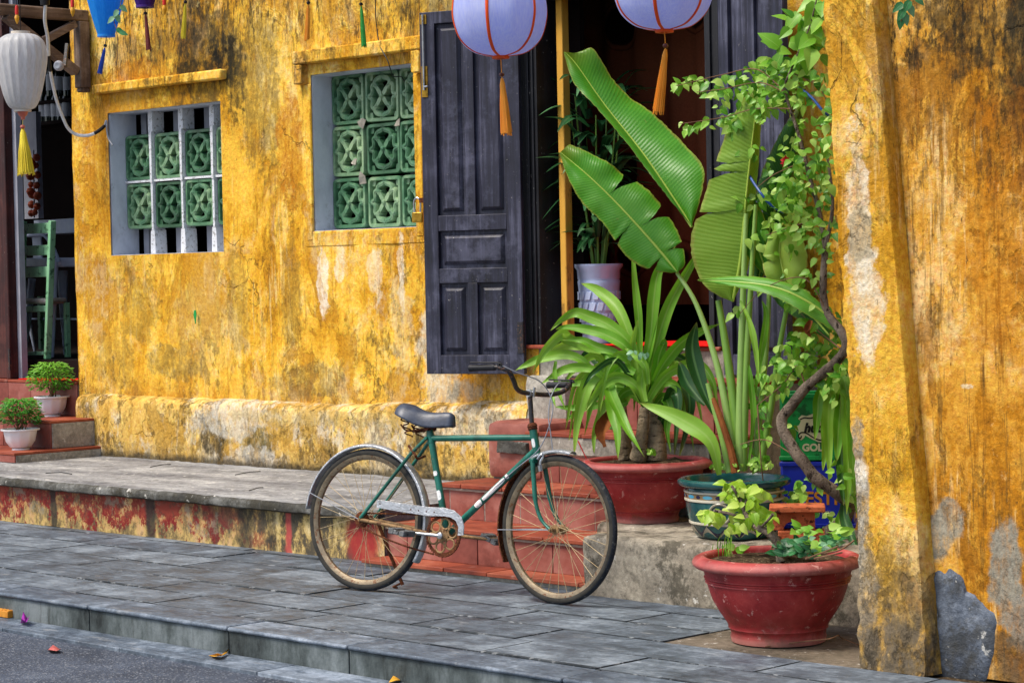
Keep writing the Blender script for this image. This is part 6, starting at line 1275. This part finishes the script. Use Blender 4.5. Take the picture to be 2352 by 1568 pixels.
# small white flower pots by the shop
def shrub_pot(c, s, lab, fol, h, seed, wcap=1.0):
    random.seed(seed); c = Vector(c); g = thing('potted_shrub', lab, 'potted plant', c, 'white flower pots by the shop steps')
    b = MB(); b.lathe([(.001, .012), (.055 * s, .012), (.075 * s, .02), (.105 * s, .06), (.118 * s, .12), (.12 * s, .132), (.135 * s, .136), (.135 * s, .146), (.122 * s, .146), (.108 * s, .12), (.06, .05)], 60, c)
    for i, p in enumerate(b.v): k = i % 60; q = Vector(p) - c; f = 1 - .045 * abs(math.sin(k / 60 * math.pi * 10)) * (q.z < .134); b.v[i] = tuple(c + Vector((q.x * f, q.y * f, q.z)))
    b.lathe([(.062 * s, 0), (.06 * s, .0122)], 24, c); b.build('pot', M['white_plastic'], g, sharp=30)
    b = MB(); b.lathe([(.108 * s, .122), (.05, .128), (.001, .13)], 24, c); b.build('soil', M['soil'], g)
    b = MB(); top = c + Vector((0, 0, .14)); tips = []
    for k in range(15):
        a = random.uniform(0, 6.28); r = math.sqrt(random.random()) * .125 * s; tp_ = top + Vector((math.cos(a) * r, math.sin(a) * r, h * random.uniform(.5, .95))); b.tube([top + Vector((random.gauss(0, .02), random.gauss(0, .02), -.02)), lerp(top, tp_, .5) + Vector((0, 0, -.01)), tp_], [.004, .003, .0015], 5); tips.append(tp_)
    b.build('stem', M['twig'], g)
    b = MB()
    for _ in range(1050):
        a = random.uniform(0, 6.28); zz = random.random(); rr = .15 * s * wcap * (1 + .35 * mnoise.noise(Vector((a * 1.2, zz * 3, seed)))) * math.sqrt(random.random()) * math.sqrt(max(.05, 1 - (abs(zz - .35) / .75) ** 2)); p = top + Vector((math.cos(a) * rr, math.sin(a) * rr, h * (.22 + .85 * zz))); d = Vector((math.cos(a), math.sin(a), random.uniform(-.5, .6)))
        leaf_blade(b, p, d, random.uniform(.022, .04), .013, Vector((0, 0, 1)) + VIEW * .4, .2, .3, min(1, max(0, .25 + .6 * zz + random.gauss(0, .15))), 1)
    b.build('foliage', fol, g)
shrub_pot(PZ(40, 1034, .352) + Vector((-.05, .06, 0)), 1.0, 'dense dark green shrub in a fluted white pot on the lowest shop step', M['shrub_dark'], .2, 3)
shrub_pot(PZ(113, 957, .545) + Vector((-.05, .06, 0)), .95, 'light green spreading shrub in a fluted white pot on the upper shop step', M['shrub'], .23, 4, 1.1)
random.seed(21)
# tall white vase with dark palm inside the doorway
wp = PZ(1375, 792, 1.078); wp = PY(1378, 772, 1.72); wp.z = 1.094
vz = thing('potted_palm', 'tall pale blue white glazed vase with dark bamboo palm just inside the doorway', 'potted plant', wp)
top_z = PY(1378, 606, 1.72).z - wp.z
b = MB(); H = top_z; rr = .142
b.lathe([(.001, 0), (.095, 0), (.10, .02), (.112, H * .4), (.122, H * .72), (.125, H * .78), (.12, H * .8), (.125, H * .82), (.126, H * .92), (rr, H * .965), (rr, H), (rr - .02, H), (.12, H * .9)], 48, wp); po = b.build('vase', M['white_glaze'], vz, sharp=60)
b = MB()
for k in range(16):
    for zz in (.18, .32, .46, .60):
        a = 2 * math.pi * (k + (.5 if int(zz * 100) % 28 < 10 else 0)) / 16; r = .099 + .024 * zz / .72 + .004; u = Vector((-math.sin(a), math.cos(a), 0)); o = Vector((math.cos(a), math.sin(a), 0)); b.obox(wp + o * r + Vector((0, 0, zz * H)), u * .017, o * .0015, Vector((0, 0, H * .052)) + u * .006)
b.build('relief', M['white_glaze'], po, bevel=.002)
b = MB(); b.lathe([(.122, H * .93), (.001, H * .94)], 24, wp); b.build('soil', M['soil'], vz)
b = MB()
for k in range(7): a = k * .9; b.tube([wp + Vector((.03 * math.cos(a), .03 * math.sin(a), H * .93)), wp + Vector((.09 * math.cos(a), .09 * math.sin(a), H + .35)), wp + Vector((.16 * math.cos(a), .14 * math.sin(a), H + .85 + .06 * (k % 3)))], [.008, .007, .004], 6)
b.build('stem', M['stalk'], vz)
b = MB()
for k in range(190):
    z = H + random.uniform(.05, 1.05); a = random.uniform(0, 6.28); r0 = .04 + .10 * (z - H); p = wp + Vector((r0 * math.cos(a), r0 * math.sin(a), z)); d = Vector((math.cos(a + random.gauss(0, .4)), math.sin(a + random.gauss(0, .4)), random.uniform(-.3, .9))).normalized(); Ln = random.uniform(.16, .34)
    ribbon(b, [p, p + d * Ln * .5 + Vector((0, 0, .02)), p + d * Ln + Vector((0, 0, -.05))], random.uniform(.035, .06), random.random(), .3, 4, (d.cross(Vector((0, 0, 1)))).normalized(), 0, .3, .05)
b.build('foliage', M['palm'], vz)
# ------------------------------------------------------------------ bicycle
RC = PZ(836, 1356, 0); FC = PZ(1280, 1388, 0); PHI = math.atan2(FC.y - RC.y, FC.x - RC.x); LEAN = R(6)
BU = Vector((math.cos(PHI), math.sin(PHI), 0)); BS_ = Vector((-math.sin(PHI), math.cos(PHI), 0)); BW = Vector((0, 0, 1)) * math.cos(LEAN) + BS_ * math.sin(LEAN); BN = BU.cross(BW)
def B(u, w, o=0.0): return RC + BU * u + BW * w + BN * o
bk = thing('bicycle', 'old green gentleman bicycle with rusty spokes leaning on its kickstand', 'bicycle', (RC + FC) / 2)
def part(name, fn, mat, parent=bk, **k): b = MB(); fn(b); return b.build(name, mat, parent, **k)
# steering: everything ahead of the head tube turns about its axis
AX0, AX1 = B(.955, .668), B(.925, .79); AXD = (AX1 - AX0).normalized(); STEER = Matrix.Rotation(R(-9.5), 3, AXD)
def S(u, w, o=0.0): return AX0 + STEER @ (B(u, w, o) - AX0)
def SD(v): return STEER @ v
def wheel(name, cu, cw, pt, U, W, N, rust):
    c = pt(cu, cw); w = None; RT = .34
    b = MB(); prof = []
    m = 96; k = 12; rt = .0195; Rm = RT - rt
    rows = []
    for i in range(m):
        a = 2 * math.pi * i / m; d = U * math.cos(a) + W * math.sin(a); rows.append([b.V(c + d * (Rm + rt * math.cos(2 * math.pi * j / k)) + N * (rt * .95 * math.sin(2 * math.pi * j / k))) for j in range(k)])
    for i in range(m):
        for j in range(k):
            b.cm = 0 if j in (0, 1, k - 1, k - 2) else 1; b.F((rows[i][j], rows[i][(j + 1) % k], rows[(i + 1) % m][(j + 1) % k], rows[(i + 1) % m][j]))
    root = b.build(name, [M['tyre'], M['sidewall']], bk, sharp=180)
    b = MB(); rows = []; pr = [(.307, -.014), (.310, -.016), (.298, -.0135), (.289, -.008), (.287, 0), (.289, .008), (.298, .0135), (.310, .016), (.307, .014)]
    for i in range(m):
        a = 2 * math.pi * i / m; d = U * math.cos(a) + W * math.sin(a); rows.append([b.V(c + d * r + N * n_) for r, n_ in pr])
    for i in range(m):
        for j in range(len(pr) - 1): b.F((rows[i][j], rows[i][j + 1], rows[(i + 1) % m][j + 1], rows[(i + 1) % m][j]))
    b.build('rim', M['rim'], root)
    b = MB(); b.lathe([(.001, -.052), (.008, -.052), (.009, -.03), (.022, -.029), (.022, -.025), (.013, -.02), (.013, .02), (.022, .025), (.022, .029), (.009, .03), (.008, .052), (.001, .052)], 18, c, N); b.build('hub', M['rust'] if rust else M['rust_tan'], root)
    b = MB(); b.lathe([(.001, -.066), (.006, -.066), (.006, -.058), (.011, -.058), (.011, -.05), (.001, -.05)], 8, c, N); b.lathe([(.001, .05), (.011, .05), (.011, .058), (.006, .058), (.006, .068), (.001, .068)], 8, c, N); b.build('axle', M['rust_tan'], root)
    for i in range(32):
        s = 1 if i % 2 else -1; a = 2 * math.pi * i / 32; da = (1 if (i // 2) % 2 else -1) * 1.25; d1 = U * math.cos(a + da) + W * math.sin(a + da); d2 = U * math.cos(a) + W * math.sin(a); b = MB(); b.tube([c + d1 * .019 + N * (.027 * s), c + d2 * .290 + N * (.002 * s)], .00125, 5, cap=False); b.build('spoke', M['spoke'], root)
    return root
rw = wheel('rear_wheel', 0, .34, B, BU, BW, BN, True)
fw = wheel('front_wheel', 1.089, .34, S, SD(BU), SD(BW), SD(BN), False)
def fender(c, U, W, N, a0, a1, Rf, wd, mats, name, parent=bk):
    b = MB(); m = 60; rows = []; pr = [(-.004, -wd), (.006, -wd * .85), (.011, -wd * .45), (.012, 0), (.011, wd * .45), (.006, wd * .85), (-.004, wd)]
    for i in range(m + 1):
        a = R(lerp(a0, a1, i / m)); d = U * math.cos(a) + W * math.sin(a); rows.append([b.V(c + d * (Rf + r) + N * n_) for r, n_ in pr])
    for i in range(m):
        for j in range(len(pr) - 1): b.F((rows[i][j], rows[i][j + 1], rows[i + 1][j + 1], rows[i + 1][j]))
    return b.build(name, mats, parent, thick=.0016)
fender(B(0, .34), BU, BW, BN, 174, -32, .352, .027, M['alu'], 'rear_mudguard')
fr = S(1.089, .34)
fender(fr, SD(BU), SD(BW), SD(BN), 77, 118, .352, .026, M['alu'], 'front_mudguard'); fender(fr, SD(BU), SD(BW), SD(BN), 118, 207, .352, .026, M['rust'], 'front_mudguard')
# frame
part('seat_tube', lambda b: b.tube([B(.472, .285), B(.345, .785)], .0162, 14), M['enamel'])
part('top_tube', lambda b: b.tube([B(.357, .738), B(.934, .754)], .0148, 14), M['enamel'])
part('down_tube', lambda b: b.tube([B(.474, .292), B(.948, .700)], .0165, 14), M['enamel'])
part('head_tube', lambda b: b.tube([B(.957, .66), B(.925, .79)], .0185, 16), M['enamel'])
part('seat_lug', lambda b: (b.tube([B(.361, .715), B(.350, .765)], .0185, 14), b.tube([B(.345, .738, -.03), B(.345, .738, .03)], .008, 8)), M['enamel'], bevel=.001)
part('bottom_bracket', lambda b: b.tube([B(.475, .285, -.036), B(.475, .285, .036)], .021, 16), M['rust_tan'])
for s in (1, -1):
    part('seat_stay', lambda b: b.tube([B(.348, .742, .02 * s), B(.27, .66, .04 * s), B(.004, .348, .058 * s)], .0086, 10), M['enamel'])
    part('chain_stay', lambda b: b.tube([B(.45, .285, .03 * s), B(.35, .298, .042 * s), B(0, .34, .056 * s)], .0092, 10), M['rust_tan'])
part('headset', lambda b: (b.lathe([(.001, 0), (.019, 0), (.023, .006), (.021, .012), (.024, .016), (.022, .026), (.017, .032), (.001, .034)], 20, B(.925, .788), AXD), b.lathe([(.001, -.014), (.02, -.014), (.024, -.006), (.02, .0), (.001, .0)], 20, B(.957, .662), AXD)), M['rust'])
for s in (1, -1):
    part('fork_blade', lambda b: b.tube(spline([S(.958, .655, .038 * s), S(.975, .56, .046 * s), S(.993, .46, .052 * s), S(1.03, .385, .055 * s), S(1.087, .34, .057 * s)], 5), [.0115] * 10 + [.0095] * 6 + [.0075] * 5, 12), M['enamel'])
part('fork_crown', lambda b: b.bar(S(.958, .65, -.05), S(.958, .65, .05), .026, .022), M['enamel'], bevel=.005)
part('stem', lambda b: b.tube([B(.918, .815), S(.903, .958)], .0115, 12), M['black_metal'])
HB = [(.747, 1.058, .255), (.80, 1.062, .255), (.88, 1.062, .25), (.925, 1.045, .225), (.932, 1.005, .19), (.918, .972, .14), (.905, .958, .07), (.905, .957, 0), (.912, .955, -.07), (.935, .958, -.13), (.962, .975, -.19), (.970, 1.0, -.225), (.955, 1.012, -.255), (.90, 1.012, -.265), (.84, 1.008, -.27)]
part('handlebar', lambda b: b.tube(spline([B(*p) for p in HB], 6), .0112, 12), M['black_metal'])
part('bar_clamp', lambda b: (b.tube([B(.905, .957, -.02), B(.905, .957, .02)], .017, 14), b.tube([B(.922, .94, 0), B(.925, .985, 0)], .006, 8)), M['steel'])
for s, a, c in ((1, (.735, 1.057, .255), (.87, 1.062, .251)), (-1, (.83, 1.008, -.27), (.945, 1.011, -.258))):
    part('grip', lambda b: b.tube([lerp(B(*a), B(*c), i / 12) for i in range(13)], [.0165 if i in (0, 1) else (.0145 + .0012 * (i % 2)) for i in range(13)], 14), M['black_rubber'])
    part('brake_lever', lambda b: (b.tube(spline([B(a[0] + .005, a[1] + .026, a[2] + .004), B(lerp(a[0], c[0], .5), a[1] + .025, a[2] + .01 * s), B(c[0] + .02, c[1] + .02, c[2] + .002 * s), B(c[0] + .035, c[1] + .008, c[2])], 4), [(.004, .0065)] * 13, 8), b.tube([B(c[0] + .015, c[1] - .012, c[2]), B(c[0] + .02, c[1] + .026, c[2])], .008, 8)), M['black_rubber'])
def zb(x, y, o): 
    d = ray(574.2 + .4029 * x, 803.9 + .4029 * y); q = RC + BN * o; return CAM + d * ((q - CAM).dot(BN) / d.dot(BN))
part('brake_cable', lambda b: b.tube(spline([B(.905, 1.07, .25), zb(1530, 130, .2), zb(1640, 170, .1), zb(1700, 235, .05), zb(1727, 330, .04), zb(1700, 450, .04), zb(1640, 572, .05), zb(1500, 690, .02), zb(1230, 935, .012)], 7), .0026, 6), M['cable'])
part('brake_cable', lambda b: b.tube(spline([B(.955, 1.02, -.255), zb(1760, 190, -.12), zb(1715, 270, -.02), zb(1702, 380, .0), zb(1715, 480, 0), zb(1727, 582, 0)], 7), .0026, 6), M['cable'])
part('front_brake', lambda b: (b.tube(spline([zb(1640, 620, .05), zb(1660, 595, .05), zb(1672, 605, .045), zb(1655, 640, .05), zb(1658, 690, .05)], 4), .006, 8), b.tube([S(.99, .68, .03), S(.99, .68, -.03)], .006, 8), b.bar(zb(1652, 655, .055), zb(1658, 690, .055), .012, .016)), M['steel'])
part('rear_brake', lambda b: b.tube(spline([B(.25, .70, .03), B(.30, .655, .042), B(.285, .64, 0), B(.30, .655, -.042)], 4), .006, 8), M['rust'])
# saddle
sec = [(.178, .862, .030, .020), (.185, .880, .062, .03), (.205, .888, .083, .045), (.245, .880, .082, .055), (.29, .862, .062, .06), (.335, .848, .043, .06), (.385, .845, .033, .058), (.435, .848, .029, .056), (.465, .846, .026, .055), (.482, .836, .016, .04)]
def sad(b):
    rows = []
    for u, w, hw, dp in sec:
        row = []
        for k in range(13):
            t = math.pi * k / 12; x = math.cos(t); row.append(b.V(B(u, w + .012 * math.sin(t) - dp * abs(x) ** 3.2, -hw * x)))
        rows.append(row)
    for A, C in zip(rows[:-1], rows[1:]):
        for k in range(12): b.F((A[k], A[k + 1], C[k + 1], C[k]))
    b.F(rows[0][::-1]); b.F(rows[-1])
sd_ = part('saddle', sad, M['saddle'], sharp=70, thick=.005)
for s in (1, -1):
    part('spring', lambda b: b.tube([B(.225 + .016 * math.cos(t * .9) + .006 * t * .3, .835 - .0045 * t, .045 * s + .016 * math.sin(t * .9)) for t in [k * .5 for k in range(42)]], .0034, 6), M['rust'], sd_)
    part('rail', lambda b: b.tube(spline([B(.21, .80, .045 * s), B(.24, .772, .04 * s), B(.30, .775, .03 * s), B(.36, .79, .025 * s), B(.45, .82, .012 * s)], 4), .0045, 6), M['rust'], sd_)
part('clamp', lambda b: (b.tube([B(.35, .785, -.035), B(.35, .785, .035)], .013, 12), b.tube([B(.29, .772, -.045), B(.25, .768, 0), B(.29, .772, .045)], .005, 6)), M['rust'], sd_)
part('seat_post', lambda b: b.tube([B(.352, .755), B(.338, .815)], .0122, 12), M['enamel'])
# drive
CR = B(.477, .285, .045)
def ringf(b):
    m = 46; rows = []
    for i in range(m * 2):
        a = math.pi * i / m; d = BU * math.cos(a) + BW * math.sin(a); ro = .0985 if i % 2 else .0925; rows.append([b.V(CR + d * r + BN * n_) for r, n_ in ((.080, -.002), (ro, -.002), (ro, .002), (.080, .002))])
    n = len(rows)
    for i in range(n):
        for j in range(4): b.F((rows[i][j], rows[i][(j + 1) % 4], rows[(i + 1) % n][(j + 1) % 4], rows[(i + 1) % n][j]))
cr_ = part('chainring', ringf, M['rust'])
def spider(b):
    b.lathe([(.001, -.003), (.030, -.003), (.030, .003), (.001, .003)], 24, CR, BN)
    for k in range(6): a = k * math.pi / 3 + .3; b.torus(CR + (BU * math.cos(a) + BW * math.sin(a)) * .056, .0245, [(.0035, .005)] * 20, BU, BW, 20, 6)
part('spider', spider, M['rust_tan'], cr_)
part('chain', lambda b: (b.tube([lerp(B(0, .372, .046), B(.45, .38, .046), i / 70) for i in range(71)], [.0052 if i % 2 else .0034 for i in range(71)], 6), b.tube([lerp(B(.0, .305, .046), B(.43, .196, .046), i / 70) + BW * (-.012 * math.sin(math.pi * i / 70)) for i in range(71)], [.0055 if i % 2 else .0036 for i in range(71)], 6), b.tube([CR + (BU * math.cos(t) + BW * math.sin(t)) * .097 for t in [R(-115 + 5.2 * k) for k in range(40)]], [.0052 if i % 2 else .0036 for i in range(40)], 6)), M['rust'])
part('freewheel', lambda b: b.lathe([(.001, .028), (.036, .030), (.04, .040), (.036, .048), (.02, .052), (.001, .054)], 28, B(0, .34), BN), M['rust'])
gd = [(.100, .436), (.25, .424), (.40, .412), (.49, .412), (.545, .402), (.585, .375), (.602, .335), (.600, .292), (.572, .290), (.574, .33), (.558, .358), (.53, .372), (.49, .376), (.40, .374), (.25, .386), (.102, .402)]
cg = part('chain_guard', lambda b: (b.plate(gd, .003, RC + BN * .060, BU, BW, BN), b.tube([B(u, w, .060) for u, w in gd[:8]], .0035, 6)), M['alu'], sharp=30)
part('rivet', lambda b: [b.lathe([(.0035, 0), (.003, .002), (.001, .0025)], 8, B(u, w, .063), BN) for u, w in ((.12, .42), (.30, .40), (.345, .397), (.39, .394), (.435, .393))], M['rust'], cg)
for s, cu, cw in ((1, .301, .293), (-1, .645, .275)):
    part('crank', lambda b: (b.tube([B(.477, .285, .07 * s), B(cu, cw, .085 * s)], [.0085, .0068], 10), b.lathe([(.001, .0), (.016, .0), (.015, .012), (.008, .016), (.001, .016)], 16, B(.477, .285, .062 * s), BN * s)), M['steel'] if s > 0 else M['rust_tan'])
    c = B(cu, cw, .13 * s); q = BU * .985 + BW * (-.17 if s > 0 else -.35); q.normalize(); z = BN.cross(q)
    def pedal(b):
        for e in (1, -1): b.obox(c + q * (.031 * e), q * .015, BN * .048, z * .014)
        for e in (1, -1): b.obox(c + BN * (.047 * e), q * .0155, BN * .004, z * .011)
    po_ = part('pedal', pedal, M['pedal'], bevel=.004)
    part('spindle', lambda b: b.tube([B(cu, cw, .08 * s), B(cu, cw, .176 * s)], .008, 10), M['rust_tan'], po_)
part('kickstand', lambda b: (b.tube([B(.02, .335, -.06), B(.09, .18, -.075), B(.155, .035, -.10)], .0085, 10), b.tube([B(.150, .045, -.10), PZ(903, 1347, .008), PZ(912, 1349, .006)], .0055, 8)), M['rust'])
part('mudguard_stay', lambda b: (b.tube([B(0, .34, .06), B(-.335, .46, .03)], .0022, 6), b.tube([B(0, .34, -.06), B(-.335, .46, -.03)], .0022, 6), b.tube([B(-.335, .46, .03), B(-.345, .462, 0), B(-.335, .46, -.03)], .0022, 6)), M['cable'])
part('mudguard_stay', lambda b: (b.tube([S(1.089, .34, .06), S(.745, .325, .035)], .0022, 6), b.tube([S(1.089, .34, -.06), S(.745, .325, -.035)], .0022, 6)), M['cable'])
# stickers: sheaths wrapped part way round the tubes
def sheath(a, c, t0, t1, r, a0, a1, taper=.0):
    a = Vector(a); c = Vector(c); d = (c - a).normalized(); s = BN - d * BN.dot(d); s.normalize(); w = d.cross(s); b = MB(); rows = []
    for i in range(9):
        t = lerp(t0, t1, i / 8); sh = 1 - taper * abs(i - 4) / 4 * (1 if i in (0, 8) else .4); p = lerp(a, c, t); rows.append([b.V(p + s * (r * math.cos(q)) + w * (r * math.sin(q))) for q in [lerp(a0 * sh, a1 * sh, k / 8) for k in range(9)]])
    for A, C in zip(rows[:-1], rows[1:]):
        for k in range(8): b.F((A[k], A[k + 1], C[k + 1], C[k]))
    return b
dt0, dt1 = B(.474, .292), B(.948, .700)
st0, st1 = B(.472, .285), B(.345, .785)
sheath(dt0, dt1, .33, .40, .0170, -.9, 1.0, .6).build('decal', M['decal'], bk); sheath(dt0, dt1, .415, .66, .0170, -.5, .75, .3).build('decal', M['decal'], bk); sheath(dt0, dt1, .675, .70, .0170, -.6, .8, .3).build('decal', M['decal'], bk)
for t0, t1 in ((.17, .20), (.33, .42), (.555, .60)): sheath(st0, st1, t0, t1, .0170, -.9, .7, .5).build('decal', M['decal_white'], bk)
sheath(B(.957, .66), B(.925, .79), .38, .68, .0190, -.5, .5, .4).build('decal', M['decal_white'], bk)
